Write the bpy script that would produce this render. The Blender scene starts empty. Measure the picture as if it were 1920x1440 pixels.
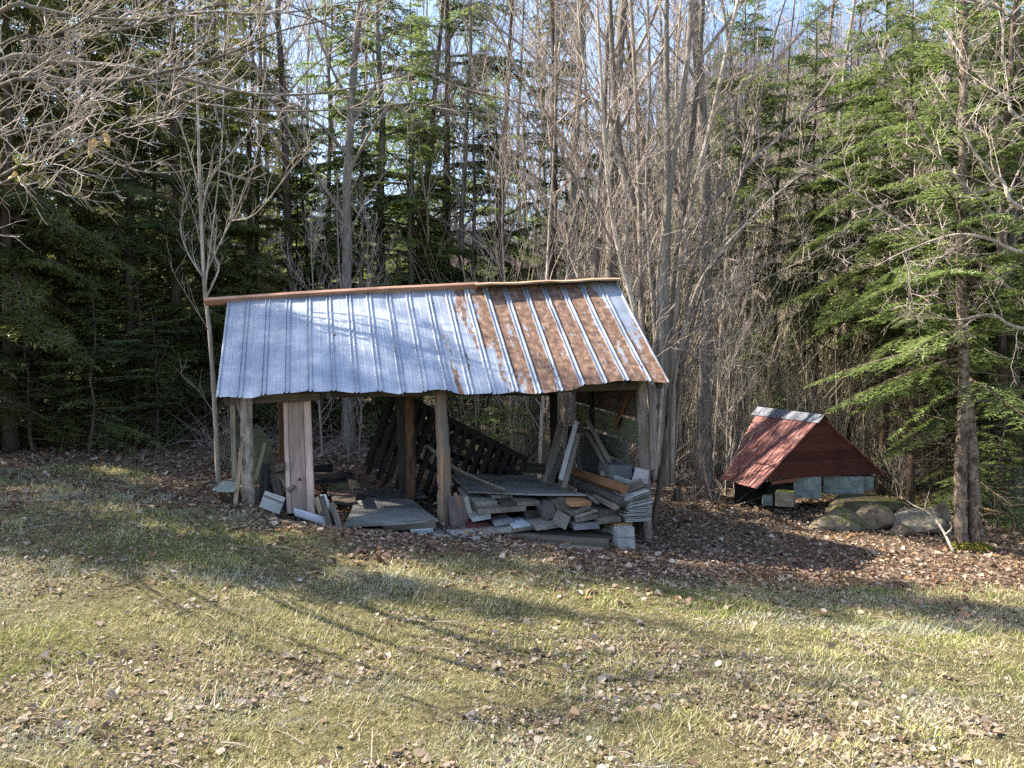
import bpy, math, random
import numpy as np
from mathutils import Vector, Matrix

random.seed(7)
SC = bpy.context.scene
COL = SC.collection
R = math.radians

# ------------------------------------------------------------------ camera, sky, sun, exposure
F = 1500.0                      # focal length in pixels of the 1920 wide photograph
CAMZ = 1.7
PITCH = math.atan(30 / F)
cam_d = bpy.data.cameras.new('camera')
cam_d.sensor_width = 36.0
cam_d.lens = F / 1920 * 36.0
cam_d.clip_start = 0.1
cam_d.clip_end = 1500
cam = bpy.data.objects.new('camera', cam_d)
cam.location = (0, 0, CAMZ)
cam.rotation_euler = (math.pi / 2 - PITCH, 0, 0)
COL.objects.link(cam)
SC.camera = cam

SUN_DIR = Vector((-0.974, 0.228, 0))          # horizontal direction towards the sun
SUN_EL = R(46)
SUN_DIR.normalize()
world = bpy.data.worlds.new('World')
SC.world = world
world.use_nodes = True
wn = world.node_tree
for n in list(wn.nodes):
    wn.nodes.remove(n)
sky = wn.nodes.new('ShaderNodeTexSky')
sky.sky_type = 'NISHITA'
sky.sun_disc = False
sky.sun_elevation = SUN_EL
sky.sun_rotation = math.atan2(SUN_DIR.x, SUN_DIR.y)
sky.air_density = 1.0
sky.dust_density = 1.2
sky.ozone_density = 1.0
bg = wn.nodes.new('ShaderNodeBackground')
bg.inputs['Strength'].default_value = 0.13
wo = wn.nodes.new('ShaderNodeOutputWorld')
wn.links.new(sky.outputs[0], bg.inputs[0])
wn.links.new(bg.outputs[0], wo.inputs[0])

sun_d = bpy.data.lights.new('sun', 'SUN')
sun_d.energy = 5.0
sun_d.angle = R(0.5)
sun_d.color = (1.0, 0.925, 0.78)
sun = bpy.data.objects.new('sun', sun_d)
COL.objects.link(sun)
sdir = Vector((SUN_DIR.x * math.cos(SUN_EL), SUN_DIR.y * math.cos(SUN_EL), math.sin(SUN_EL)))
sun.rotation_euler = sdir.to_track_quat('Z', 'Y').to_euler()
sun.location = sdir * 40

SC.view_settings.view_transform = 'Standard'
SC.view_settings.look = 'None'
SC.view_settings.gamma = 1
SC.view_settings.use_curve_mapping = False
SC.view_settings.exposure = 1.7
SC.cycles.max_bounces = 5
SC.cycles.diffuse_bounces = 3
SC.cycles.glossy_bounces = 2
SC.cycles.transmission_bounces = 2
SC.cycles.use_denoising = False
SC.cycles.use_adaptive_sampling = True
SC.cycles.adaptive_threshold = 0.005
SC.cycles.sampling_pattern = 'TABULATED_SOBOL'
SC.cycles.pixel_filter_type = 'BLACKMAN_HARRIS'
SC.cycles.filter_width = 1.5
SC.cycles.sample_clamp_indirect = 3
SC.cycles.caustics_reflective = False
SC.cycles.caustics_refractive = False
SC.cycles.blur_glossy = 1.0


# ------------------------------------------------------------------ photograph pixels to places
def ray(px, py):
    u, v = (px - 960) / F, (720 - py) / F
    return Vector((u, math.cos(PITCH) + v * math.sin(PITCH), v * math.cos(PITCH) - math.sin(PITCH)))


def W(px, py, Y):
    d = ray(px, py)
    return Vector((0, 0, CAMZ)) + d * (Y / d.y)


def G(px, py, z=0.0):
    d = ray(px, py)
    return Vector((0, 0, CAMZ)) + d * ((z - CAMZ) / d.z)


def MPP(Y):
    return Y / F


# ------------------------------------------------------------------ noise and terrain
def _hash(ix, iy, seed):
    n = (ix.astype(np.int64) * 374761393 + iy.astype(np.int64) * 668265263 + seed * 982451653) & 0xffffffff
    n = ((n ^ (n >> 13)) * 1274126177) & 0xffffffff
    return ((n ^ (n >> 16)) & 0xffff) / 65535.0


def vnoise(x, y, seed=0):
    x = np.asarray(x, float); y = np.asarray(y, float)
    ix, iy = np.floor(x), np.floor(y)
    fx, fy = x - ix, y - iy
    fx = fx * fx * (3 - 2 * fx); fy = fy * fy * (3 - 2 * fy)
    a = _hash(ix, iy, seed); b = _hash(ix + 1, iy, seed)
    c = _hash(ix, iy + 1, seed); d = _hash(ix + 1, iy + 1, seed)
    return (a * (1 - fx) + b * fx) * (1 - fy) + (c * (1 - fx) + d * fx) * fy


def fbm(x, y, seed=0, oct=3):
    s, a, t = 0, 1.0, 0
    for k in range(oct):
        s = s + a * vnoise(np.asarray(x) * 2 ** k, np.asarray(y) * 2 ** k, seed + k * 17)
        t += a; a *= 0.5
    return s / t


def smooth(a, b, x):
    t = np.clip((np.asarray(x, float) - a) / (b - a), 0, 1)
    return t * t * (3 - 2 * t)


def H(x, y):
    x = np.asarray(x, float); y = np.asarray(y, float)
    z = -0.54 * np.tanh((x + 0.1) / 4.5) * smooth(3.0, 7.8, y)
    z = z + 0.05 * (fbm(x * 0.7, y * 0.7, 3) - 0.5) + 0.02 * (fbm(x * 3, y * 3, 9) - 0.5)
    z = z + 0.17 * np.exp(-(((x - 5.1) / 0.75) ** 2 + ((y - 11.3) / 0.5) ** 2))
    z = z + 0.25 * (fbm(x * 0.15, y * 0.15, 5) - 0.5) * smooth(13, 24, y)
    z = z + (11.0 + 20.0 * smooth(2, 26, x)) * smooth(30, 105, y) + 0.25 * (fbm(x * 0.9, y * 0.9, 8) - 0.5) * smooth(14, 25, y)
    # trodden hollow under the shed roof
    box = smooth(-2.45, -2.1, x) * (1 - smooth(1.2, 1.6, x)) * smooth(7.55, 7.9, y) * (1 - smooth(10.6, 11.2, y))
    z = z - np.maximum(0, z - 0.03) * box
    return z


def HZ(x, y):
    return float(H(np.array([x]), np.array([y]))[0])


# ------------------------------------------------------------------ materials
def new_mat(name):
    m = bpy.data.materials.new(name)
    m.use_nodes = True
    nt = m.node_tree
    b = nt.nodes['Principled BSDF']
    return m, nt, b


def N(nt, kind, **kw):
    n = nt.nodes.new(kind)
    for k, v in kw.items():
        if hasattr(n, k):
            setattr(n, k, v)
        else:
            n.inputs[k].default_value = v
    return n


def mixc(nt, fac, a, b):
    n = nt.nodes.new('ShaderNodeMix'); n.data_type = 'RGBA'
    for sock, v in ((n.inputs[0], fac), (n.inputs[6], a), (n.inputs[7], b)):
        if hasattr(v, 'is_output'):
            nt.links.new(v, sock)
        elif isinstance(v, tuple):
            sock.default_value = (*v[:3], 1)
        else:
            sock.default_value = v
    return n.outputs[2]


def mathn(nt, op, a, b=None, c=None):
    n = nt.nodes.new('ShaderNodeMath'); n.operation = op
    for i, v in enumerate((a, b, c)):
        if v is None:
            continue
        if hasattr(v, 'is_output'):
            nt.links.new(v, n.inputs[i])
        else:
            n.inputs[i].default_value = v
    return n.outputs[0]


def ramp(nt, fac, stops):
    r = nt.nodes.new('ShaderNodeValToRGB')
    while len(r.color_ramp.elements) > 1:
        r.color_ramp.elements.remove(r.color_ramp.elements[0])
    r.color_ramp.elements[0].position = stops[0][0]
    r.color_ramp.elements[0].color = (*stops[0][1], 1)
    for p, c in stops[1:]:
        e = r.color_ramp.elements.new(p); e.color = (*c, 1)
    nt.links.new(fac, r.inputs[0])
    return r.outputs[0]


def noise_tex(nt, coord='Object', scale=(1, 1, 1), detail=4.0, rough=0.6, s=1.0, loc=(0, 0, 0)):
    tc = nt.nodes.new('ShaderNodeTexCoord')
    mp = nt.nodes.new('ShaderNodeMapping')
    mp.inputs['Scale'].default_value = scale
    mp.inputs['Location'].default_value = loc
    no = nt.nodes.new('ShaderNodeTexNoise')
    no.inputs['Scale'].default_value = s
    no.inputs['Detail'].default_value = detail
    no.inputs['Roughness'].default_value = rough
    if coord == 'World':
        g = nt.nodes.new('ShaderNodeNewGeometry')
        nt.links.new(g.outputs['Position'], mp.inputs[0])
    else:
        nt.links.new(tc.outputs[coord], mp.inputs[0])
    nt.links.new(mp.outputs[0], no.inputs[0])
    return no.outputs[0]


def bump(nt, b, h, strength=0.5, dist=0.01):
    n = nt.nodes.new('ShaderNodeBump')
    n.inputs['Strength'].default_value = strength
    n.inputs['Distance'].default_value = dist
    nt.links.new(h, n.inputs['Height'])
    nt.links.new(n.outputs[0], b.inputs['Normal'])


_wood = {}


def wood(col, var=0.6, grain=1.0, rough=0.85, stain=None):
    key = (col, var, grain, stain)
    if key in _wood:
        return _wood[key]
    m, nt, b = new_mat('weathered_wood')
    oi = nt.nodes.new('ShaderNodeObjectInfo')
    g = noise_tex(nt, 'Object', (2.2, 60 * grain, 60 * grain), 6, 0.7)
    blot = noise_tex(nt, 'Object', (3, 6, 6), 3, 0.6, loc=(3, 1, 7))
    dark = tuple(c * (1 - var) * 0.75 for c in col)
    lite = tuple(min(1, c * (1 + var)) for c in col)
    c1 = ramp(nt, g, [(0.3, dark), (0.5, col), (0.7, lite)])
    fac = mathn(nt, 'MULTIPLY', ramp(nt, blot, [(0.45, (0, 0, 0)), (0.68, (1, 1, 1))]), 0.5)
    c2 = mixc(nt, fac, c1, stain if stain else tuple(c * 0.45 for c in col))
    hv = nt.nodes.new('ShaderNodeHueSaturation')
    nt.links.new(mathn(nt, 'MULTIPLY_ADD', oi.outputs['Random'], 0.5, 0.75), hv.inputs['Value'])
    nt.links.new(c2, hv.inputs['Color'])
    nt.links.new(hv.outputs[0], b.inputs['Base Color'])
    b.inputs['Roughness'].default_value = rough
    b.inputs['Specular IOR Level'].default_value = 0.2
    bump(nt, b, g, 0.6, 0.006)
    _wood[key] = m
    return m


GREY = (0.15, 0.126, 0.10)
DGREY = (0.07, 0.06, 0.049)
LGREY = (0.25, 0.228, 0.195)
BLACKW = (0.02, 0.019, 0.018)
BROWN = (0.15, 0.085, 0.045)
ORANGE = (0.36, 0.17, 0.07)
PURP = (0.20, 0.19, 0.205)


def bark(name, c1, c2, zs=4, xs=22, moss=None):
    m, nt, b = new_mat(name)
    g = noise_tex(nt, 'Object', (xs, xs, zs), 6, 0.7)
    c = ramp(nt, g, [(0.40, c1), (0.60, c2)])
    big = noise_tex(nt, 'Object', (2.5, 2.5, 1.2), 3, 0.6)
    c = mixc(nt, ramp(nt, big, [(0.4, (0, 0, 0)), (0.65, (1, 1, 1))]), c, moss if moss else tuple(0.6 * x for x in c2))
    oi = nt.nodes.new('ShaderNodeObjectInfo')
    hv = nt.nodes.new('ShaderNodeHueSaturation')
    nt.links.new(mathn(nt, 'MULTIPLY_ADD', oi.outputs['Random'], 0.6, 0.7), hv.inputs['Value'])
    nt.links.new(c, hv.inputs['Color'])
    nt.links.new(hv.outputs[0], b.inputs['Base Color'])
    b.inputs['Roughness'].default_value = 0.9
    b.inputs['Specular IOR Level'].default_value = 0.15
    bump(nt, b, g, 0.9, 0.02)
    return m


def foliage_mat(name, dark, lite, brown=0.03):
    m = bpy.data.materials.new(name); m.use_nodes = True
    nt = m.node_tree
    for n in list(nt.nodes):
        nt.nodes.remove(n)
    out = nt.nodes.new('ShaderNodeOutputMaterial')
    ge = nt.nodes.new('ShaderNodeNewGeometry')
    no = noise_tex(nt, 'World', (1.4, 1.4, 1.4), 3, 0.6)
    base = ramp(nt, no, [(0.35, dark), (0.65, lite)])
    rnd = ramp(nt, ge.outputs['Random Per Island'],
               [(0.0, (0.16, 0.08, 0.03)), (brown, (0.16, 0.08, 0.03)), (brown + 0.01, dark), (1.0, lite)])
    c = mixc(nt, 0.55, base, rnd)
    oi = nt.nodes.new('ShaderNodeObjectInfo')
    hv = nt.nodes.new('ShaderNodeHueSaturation')
    nt.links.new(mathn(nt, 'MULTIPLY_ADD', oi.outputs['Random'], 0.5, 0.75), hv.inputs['Value'])
    nt.links.new(c, hv.inputs['Color'])
    di = nt.nodes.new('ShaderNodeBsdfDiffuse'); tr = nt.nodes.new('ShaderNodeBsdfTranslucent')
    gl = nt.nodes.new('ShaderNodeBsdfGlossy'); gl.inputs['Roughness'].default_value = 0.42
    gl.inputs['Color'].default_value = (0.5, 0.52, 0.5, 1)
    nt.links.new(hv.outputs[0], di.inputs[0]); nt.links.new(hv.outputs[0], tr.inputs[0])
    mx = nt.nodes.new('ShaderNodeMixShader'); mx.inputs[0].default_value = 0.5
    nt.links.new(di.outputs[0], mx.inputs[1]); nt.links.new(tr.outputs[0], mx.inputs[2])
    mx2 = nt.nodes.new('ShaderNodeMixShader'); mx2.inputs[0].default_value = 0.05
    nt.links.new(mx.outputs[0], mx2.inputs[1]); nt.links.new(gl.outputs[0], mx2.inputs[2])
    nt.links.new(mx2.outputs[0], out.inputs[0])
    return m


def vcol_mat(name, transl=0.25):
    m = bpy.data.materials.new(name); m.use_nodes = True
    nt = m.node_tree
    for n in list(nt.nodes):
        nt.nodes.remove(n)
    out = nt.nodes.new('ShaderNodeOutputMaterial')
    at = nt.nodes.new('ShaderNodeAttribute'); at.attribute_name = 'col'
    di = nt.nodes.new('ShaderNodeBsdfDiffuse'); tr = nt.nodes.new('ShaderNodeBsdfTranslucent')
    mx = nt.nodes.new('ShaderNodeMixShader'); mx.inputs[0].default_value = transl
    nt.links.new(at.outputs[0], di.inputs[0]); nt.links.new(at.outputs[0], tr.inputs[0])
    nt.links.new(di.outputs[0], mx.inputs[1]); nt.links.new(tr.outputs[0], mx.inputs[2])
    nt.links.new(mx.outputs[0], out.inputs[0])
    return m


def stone_mat(name, c1, c2, moss=None, mossy=0.5):
    m, nt, b = new_mat(name)
    g = noise_tex(nt, 'Object', (1, 1, 1), 8, 0.65, s=9)
    c = ramp(nt, g, [(0.35, c1), (0.65, c2)])
    if moss:
        mo = noise_tex(nt, 'Object', (1, 1, 1), 4, 0.6, s=4)
        ge = nt.nodes.new('ShaderNodeNewGeometry')
        sx = nt.nodes.new('ShaderNodeSeparateXYZ')
        nt.links.new(ge.outputs['Normal'], sx.inputs[0])
        f = mathn(nt, 'MULTIPLY_ADD', sx.outputs[2], 0.35, mo)
        c = mixc(nt, ramp(nt, f, [(mossy, (0, 0, 0)), (mossy + 0.15, (1, 1, 1))]), c, moss)
    nt.links.new(c, b.inputs['Base Color'])
    b.inputs['Roughness'].default_value = 0.92
    b.inputs['Specular IOR Level'].default_value = 0.15
    bump(nt, b, g, 0.8, 0.015)
    return m


M_BARK_GREY = bark('grey_bark', (0.09, 0.075, 0.062), (0.30, 0.255, 0.215), moss=(0.16, 0.145, 0.12))
M_BARK_DARK = bark('dark_bark', (0.03, 0.024, 0.02), (0.15, 0.11, 0.085))
M_BARK_RED = bark('reddish_bark', (0.045, 0.028, 0.02), (0.21, 0.14, 0.10), 9, 18, moss=(0.1, 0.085, 0.065))
M_BARK_PALE = bark('pale_bark', (0.20, 0.165, 0.13), (0.50, 0.43, 0.36), moss=(0.25, 0.215, 0.17))
M_BARK_HEM = bark('hemlock_bark', (0.035, 0.026, 0.02), (0.21, 0.165, 0.125), 10, 15, moss=(0.09, 0.07, 0.052))
M_TWIG = bark('twig_bark', (0.27, 0.20, 0.165), (0.50, 0.42, 0.36))
M_TWIG_FAR = bark('far_twig_bark', (0.22, 0.17, 0.14), (0.40, 0.32, 0.265))
M_CONE_TWIG = bark('conifer_twig_bark', (0.05, 0.038, 0.03), (0.16, 0.12, 0.09))
M_SPRUCE = foliage_mat('spruce_needles', (0.085, 0.10, 0.026), (0.20, 0.22, 0.065))
M_HEMLOCK = foliage_mat('hemlock_needles', (0.125, 0.18, 0.05), (0.27, 0.345, 0.115), 0.07)
M_BLUEGRN = foliage_mat('fir_needles', (0.095, 0.125, 0.045), (0.21, 0.25, 0.10), 0.04)
M_GRASS = vcol_mat('grass_blades', 0.3)
M_LEAF = vcol_mat('dry_leaves', 0.18)


# ------------------------------------------------------------------ mesh building
class MB:
    def __init__(s):
        s.v = []; s.f = []; s.n = 0; s.c = []

    def add(s, verts, faces, col=None):
        verts = np.asarray(verts, float).reshape(-1, 3)
        s.v.append(verts)
        for f in faces:
            s.f.append(tuple(int(i) + s.n for i in f))
        if col is not None:
            s.c.append(np.tile(np.array([*col, 1.0]), (len(verts), 1)))
        s.n += len(verts)

    def tube(s, pts, rad, sides=6, cap=True, wob=0.0):
        P = np.asarray([tuple(p) for p in pts], float)
        K = len(P)
        r = np.asarray(rad, float) if np.ndim(rad) else np.full(K, rad)
        T = np.gradient(P, axis=0)
        T /= np.linalg.norm(T, axis=1)[:, None] + 1e-9
        ref = np.array([0.31, 0.93, 0.17]) if abs(T[0, 1]) < 0.8 else np.array([0.9, 0.1, 0.4])
        n1 = np.cross(T, ref); n1 /= np.linalg.norm(n1, axis=1)[:, None] + 1e-9
        n2 = np.cross(T, n1)
        a = np.arange(sides) * (2 * math.pi / sides)
        rr = r[:, None] * np.ones(sides)[None]
        if wob:
            rr = rr * (1 + wob * (np.random.RandomState(int(abs(P[0, 0]) * 1000) % 9999).rand(K, sides) - 0.5))
        V = P[:, None] + n1[:, None] * (np.cos(a)[None, :, None] * rr[..., None]) + n2[:, None] * (np.sin(a)[None, :, None] * rr[..., None])
        base = s.n
        s.v.append(V.reshape(-1, 3))
        i = np.arange(K - 1)[:, None] * sides; j = np.arange(sides)[None]; jn = (j + 1) % sides
        q = np.stack([i + j, i + jn, i + sides + jn, i + sides + j], -1).reshape(-1, 4) + base
        s.f.extend(map(tuple, q.tolist()))
        if cap:
            s.f.append(tuple(range(base + sides - 1, base - 1, -1)))
            s.f.append(tuple(range(base + (K - 1) * sides, base + K * sides)))
        s.n += K * sides

    def mesh(s, name, mat, smooth=False):
        me = bpy.data.meshes.new(name)
        V = np.concatenate(s.v) if s.v else np.zeros((0, 3))
        me.from_pydata(V.tolist(), [], s.f)
        if s.c:
            at = me.attributes.new('col', 'FLOAT_COLOR', 'POINT')
            at.data.foreach_set('color', np.concatenate(s.c).astype(np.float32).ravel())
        if mat:
            me.materials.append(mat)
        if smooth:
            me.polygons.foreach_set('use_smooth', [True] * len(me.polygons))
        me.update()
        return me


def tri_mesh(name, V, mat, cols=None, k=3):
    """V (n,k,3) separate polygons of k corners"""
    n = len(V)
    me = bpy.data.meshes.new(name)
    me.vertices.add(n * k)
    me.vertices.foreach_set('co', V.astype(np.float32).ravel())
    me.loops.add(n * k)
    me.loops.foreach_set('vertex_index', np.arange(n * k, dtype=np.int32))
    me.polygons.add(n)
    me.polygons.foreach_set('loop_start', np.arange(0, n * k, k, dtype=np.int32))
    me.polygons.foreach_set('loop_total', np.full(n, k, dtype=np.int32))
    if cols is not None:
        at = me.attributes.new('col', 'FLOAT_COLOR', 'POINT')
        c = np.ones((n, k, 4), np.float32); c[..., :3] = cols[:, None]
        at.data.foreach_set('color', c.ravel())
    me.materials.append(mat)
    me.update(calc_edges=True)
    return me


def tag(o, label=None, cat=None, group=None, kind=None):
    if label: o['label'] = label
    if cat: o['category'] = cat
    if group: o['group'] = group
    if kind: o['kind'] = kind
    return o


def obj(name, me, M=None, parent=None):
    o = bpy.data.objects.new(name, me)
    COL.objects.link(o)
    M = M or Matrix.Identity(4)
    if parent is not None:
        o.parent = parent
        o.matrix_basis = parent['_m'] @ M if False else Matrix.Translation(-ROOTLOC[parent.name]) @ M
    else:
        o.matrix_basis = M
    return o


ROOTLOC = {}


def thing(name, loc, label, cat, group=None):
    o = bpy.data.objects.new(name, None)
    COL.objects.link(o)
    o.location = loc
    ROOTLOC[o.name] = Vector(loc)
    tag(o, label, cat, group)
    return o


def frame(p0, p1, side):
    """matrix: X along p0->p1, Y near 'side', origin at the middle"""
    p0, p1 = Vector(p0), Vector(p1)
    x = (p1 - p0).normalized()
    s = Vector(side)
    y = (s - x * s.dot(x)).normalized()
    z = x.cross(y)
    M = Matrix((x, y, z)).transposed().to_4x4()
    M.translation = (p0 + p1) / 2
    return M, (p1 - p0).length


def board_mesh(name, L, w, t, mat, rnd=None, segs=3, ragged=0.0):
    """a plank: chamfered section swept along X with a little warp"""
    rnd = rnd or random
    c = min(min(w, t) * 0.16, 0.005)
    prof = [(-w / 2 + c, -t / 2), (w / 2 - c, -t / 2), (w / 2, -t / 2 + c), (w / 2, t / 2 - c),
            (w / 2 - c, t / 2), (-w / 2 + c, t / 2), (-w / 2, t / 2 - c), (-w / 2, -t / 2 + c)]
    mb = MB()
    V = []
    wy, wz = rnd.uniform(-1, 1) * L * 0.004, rnd.uniform(-1, 1) * L * 0.006
    for k in range(segs + 1):
        u = k / segs
        b = 4 * u * (1 - u)
        for (y, z) in prof:
            xx = (u - 0.5) * L
            if k in (0, segs):
                xx += rnd.uniform(-1, 1) * (ragged + 0.002)
            V.append((xx, y + wy * b, z + wz * b))
    Fc = []
    for k in range(segs):
        for j in range(8):
            a, b2 = k * 8 + j, k * 8 + (j + 1) % 8
            Fc.append((a, b2, b2 + 8, a + 8))
    Fc.append(tuple(range(7, -1, -1)))
    Fc.append(tuple(range(segs * 8, segs * 8 + 8)))
    mb.add(V, [f[::-1] for f in Fc])
    return mb.mesh(name, mat)


def plank(name, p0, p1, w, t, side, mat, parent=None, label=None, cat=None, group=None, ragged=0.0):
    M, L = frame(p0, p1, side)
    o = obj(name, board_mesh(name, L, w, t, mat, ragged=ragged), M, parent)
    return tag(o, label, cat, group)


# ------------------------------------------------------------------ ground
def axis(lo, hi, near_lo, near_hi, fine, grow=1.08):
    a = list(np.arange(near_lo, near_hi, fine))
    s = fine
    x = near_hi
    while x < hi:
        a.append(x); s *= grow; x += s
    a.append(hi)
    s = fine; x = near_lo - fine
    b = []
    while x > lo:
        b.append(x); s *= grow; x -= s
    b.append(lo)
    return np.array(b[::-1] + a)


PATCH = [(0.35, 4.75, 0.75, 0.28, 0.2), (1.6, 3.75, 0.7, 0.30, 0.3), (-0.75, 4.35, 0.9, 0.3, 0.16), (-0.05, 3.9, 0.5, 0.2, 0.17),
         (0.6, 4.1, 0.5, 0.25, 0.15), (-2.4, 3.9, 0.5, 0.4, 0.16), (-1.7, 4.3, 0.5, 0.3, 0.12), (0.75, 4.9, 0.4, 0.16, 0.2)]


def worn(x, y):
    m = 0 * x
    for (gx, gy, sx_, sy_, am) in PATCH:
        m = np.maximum(m, am / 0.3 * np.exp(-(((x - gx) / sx_) ** 2 + ((y - gy) / sy_) ** 2)))
    return m * smooth(0.3, 0.6, fbm(x * 3.5, y * 4.5, 203))


def lawn_amount(x, y):
    """1 on mown grass, 0 on leaf litter"""
    n = (fbm(x * 0.9, y * 0.9, 21) - 0.5) * 1.6
    edge = np.where(x < -2.2, 8.2 + 0.0 * x, np.where(x > 0.8, 6.75 + 0 * x, 7.3 - 0.0 * x))
    edge = edge * 0 + np.interp(x, [-8, -3.2, -2.2, 0.8, 2.2, 4.2, 9], [7.9, 7.45, 7.1, 7.0, 6.9, 7.4, 7.9])
    l = 1 - smooth(-0.35, 0.5, (y - edge) + n)
    far = smooth(10.8, 11.6, y + n) * (1 - smooth(15, 17, y)) * smooth(4.8, 5.8, x + n * 0.5)
    l2 = (fbm(x * 1.3, y * 1.3, 33) > 0.55) * 0.75 * (x < -2.6) * (y > 6.8) * (y < 10.2)
    return np.clip(l + 0.8 * far + l2 * (1 - l), 0, 1) * (1 - 0.85 * worn(x, y))


def build_ground():
    xs = axis(-150, 150, -9, 10, 0.14, 1.12)
    ys = axis(-12, 220, 2.4, 14, 0.14, 1.10)
    X, Y = np.meshgrid(xs, ys)
    Z = H(X, Y)
    V = np.stack([X, Y, Z], -1).reshape(-1, 3)
    nx, ny = len(xs), len(ys)
    i = np.arange(ny - 1)[:, None] * nx; j = np.arange(nx - 1)[None]
    q = np.stack([i + j, i + j + 1, i + nx + j + 1, i + nx + j], -1).reshape(-1, 4)
    me = bpy.data.meshes.new('ground')
    me.from_pydata(V.tolist(), [], q.tolist())
    me.polygons.foreach_set('use_smooth', [True] * len(me.polygons))
    at = me.attributes.new('lawn', 'FLOAT', 'POINT')
    at.data.foreach_set('value', lawn_amount(V[:, 0], V[:, 1]).astype(np.float32))
    m, nt, b = new_mat('soil_and_turf')
    a = nt.nodes.new('ShaderNodeAttribute'); a.attribute_name = 'lawn'
    n1 = noise_tex(nt, 'World', (1, 1, 1), 6, 0.7, s=14)
    n2 = noise_tex(nt, 'World', (1, 1, 1), 4, 0.6, s=1.3)
    n0 = noise_tex(nt, 'World', (1, 1, 1), 5, 0.8, s=90)
    n1 = mathn(nt, 'ADD', mathn(nt, 'MULTIPLY', n1, 0.45), mathn(nt, 'MULTIPLY', n0, 0.55))
    turf = ramp(nt, n1, [(0.36, (0.028, 0.026, 0.012)), (0.5, (0.12, 0.105, 0.045)), (0.62, (0.30, 0.27, 0.15))])
    lit = ramp(nt, n1, [(0.3, (0.035, 0.022, 0.015)), (0.5, (0.13, 0.085, 0.055)), (0.68, (0.27, 0.19, 0.13))])
    far = ramp(nt, n2, [(0.4, (0.12, 0.09, 0.07)), (0.6, (0.2, 0.16, 0.125))])
    lit = mixc(nt, 0.4, lit, far)
    c = mixc(nt, a.outputs['Fac'], lit, turf)
    nt.links.new(c, b.inputs['Base Color'])
    b.inputs['Roughness'].default_value = 0.95
    b.inputs['Specular IOR Level'].default_value = 0.1
    bump(nt, b, n1, 1.0, 0.03)
    me.materials.append(m)
    o = obj('ground', me)
    tag(o, 'lawn and leaf strewn forest floor sloping down to the right', kind='structure')


build_ground()
RS = np.random.RandomState(11)


def scatter_xy(n, y0, y1, k=0.72, pad=0.9, power=1.0):
    """random places in the wedge in front of the camera; power>1 favours near ones"""
    u = RS.rand(n)
    y = y0 + (y1 - y0) * u ** power
    x = (RS.rand(n) * 2 - 1) * (k * y + pad)
    return x, y


def pick(cols, t, j=0.15):
    cols = np.array(cols)
    i = np.clip((t * len(cols)).astype(int), 0, len(cols) - 1)
    c = cols[i]
    return np.clip(c * (1 + (RS.rand(len(t), 1) - 0.5) * 2 * j), 0, 1)


def build_grass():
    N0 = 980000
    x, y = scatter_xy(N0, 2.7, 16.0, power=1.85)
    lw = lawn_amount(x, y)
    bare = fbm(x * 1.1, y * 1.1, 77)
    keep = RS.rand(N0) < lw * (0.5 + 0.5 * smooth(0.36, 0.55, bare)) + 0.03
    x, y = x[keep], y[keep]
    n = len(x)
    z = H(x, y) - 0.004
    s = 0.8 + 0.10 * (y - 3)
    tuft = fbm(x * 3.1, y * 3.1, 41)
    h = (0.010 + 0.036 * RS.rand(n) ** 2.4) * s * (0.2 + 2.0 * tuft ** 1.5)
    flat = RS.rand(n) < 0.2
    h = np.where(flat, 0.012 * s, h)
    w = (0.0018 + 0.0022 * RS.rand(n)) * s
    az = RS.rand(n) * 2 * np.pi
    lean = np.where(flat, 1.5 + 2.2 * RS.rand(n), 0.25 + 1.7 * RS.rand(n))
    d = np.stack([np.cos(az), np.sin(az)], -1)
    bx = np.stack([-d[:, 1], d[:, 0]], -1)
    P = np.stack([x, y, z], -1)
    V = np.zeros((n, 3, 3))
    V[:, 0] = P; V[:, 1] = P; V[:, 2] = P
    V[:, 0, :2] -= bx * w[:, None]; V[:, 1, :2] += bx * w[:, None]
    V[:, 2, :2] += d * (h * lean)[:, None]
    V[:, 2, 2] += h
    # colours: large patches of green, straw, pale moss and brown
    g = fbm(x * 0.75 + 5, y * 1.1, 51) * 0.62 + fbm(x * 2.6, y * 2.6, 61) * 0.38
    green = smooth(0.46, 0.62, g)
    pale = smooth(0.58, 0.68, fbm(x * 0.8, y * 1.7, 91))
    straw = pick([(0.32, 0.27, 0.14), (0.45, 0.39, 0.22), (0.56, 0.50, 0.35), (0.38, 0.36, 0.17), (0.26, 0.25, 0.10)], RS.rand(n), 0.35)
    gr = pick([(0.19, 0.235, 0.055), (0.28, 0.32, 0.09), (0.38, 0.40, 0.13), (0.13, 0.175, 0.045)], RS.rand(n), 0.35)
    mo = pick([(0.42, 0.42, 0.33), (0.34, 0.37, 0.26), (0.5, 0.47, 0.38)], RS.rand(n))
    pg = (0.06 + 0.55 * green)
    pick_g = RS.rand(n) < pg
    C = np.where(pick_g[:, None], gr, straw)
    C = np.where((RS.rand(n) < 0.6 * pale)[:, None], mo, C)
    C = np.where(flat[:, None], pick([(0.5, 0.43, 0.28), (0.42, 0.34, 0.2), (0.3, 0.22, 0.13)], RS.rand(n)), C)
    C = C * (0.62 + 0.75 * fbm(x * 2.2, y * 2.8, 141))[:, None]
    o = obj('lawn_grass', tri_mesh('lawn_grass', V, M_GRASS, C))
    tag(o, 'patchy early spring lawn grass, green mixed with straw', kind='stuff')


build_grass()


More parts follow.
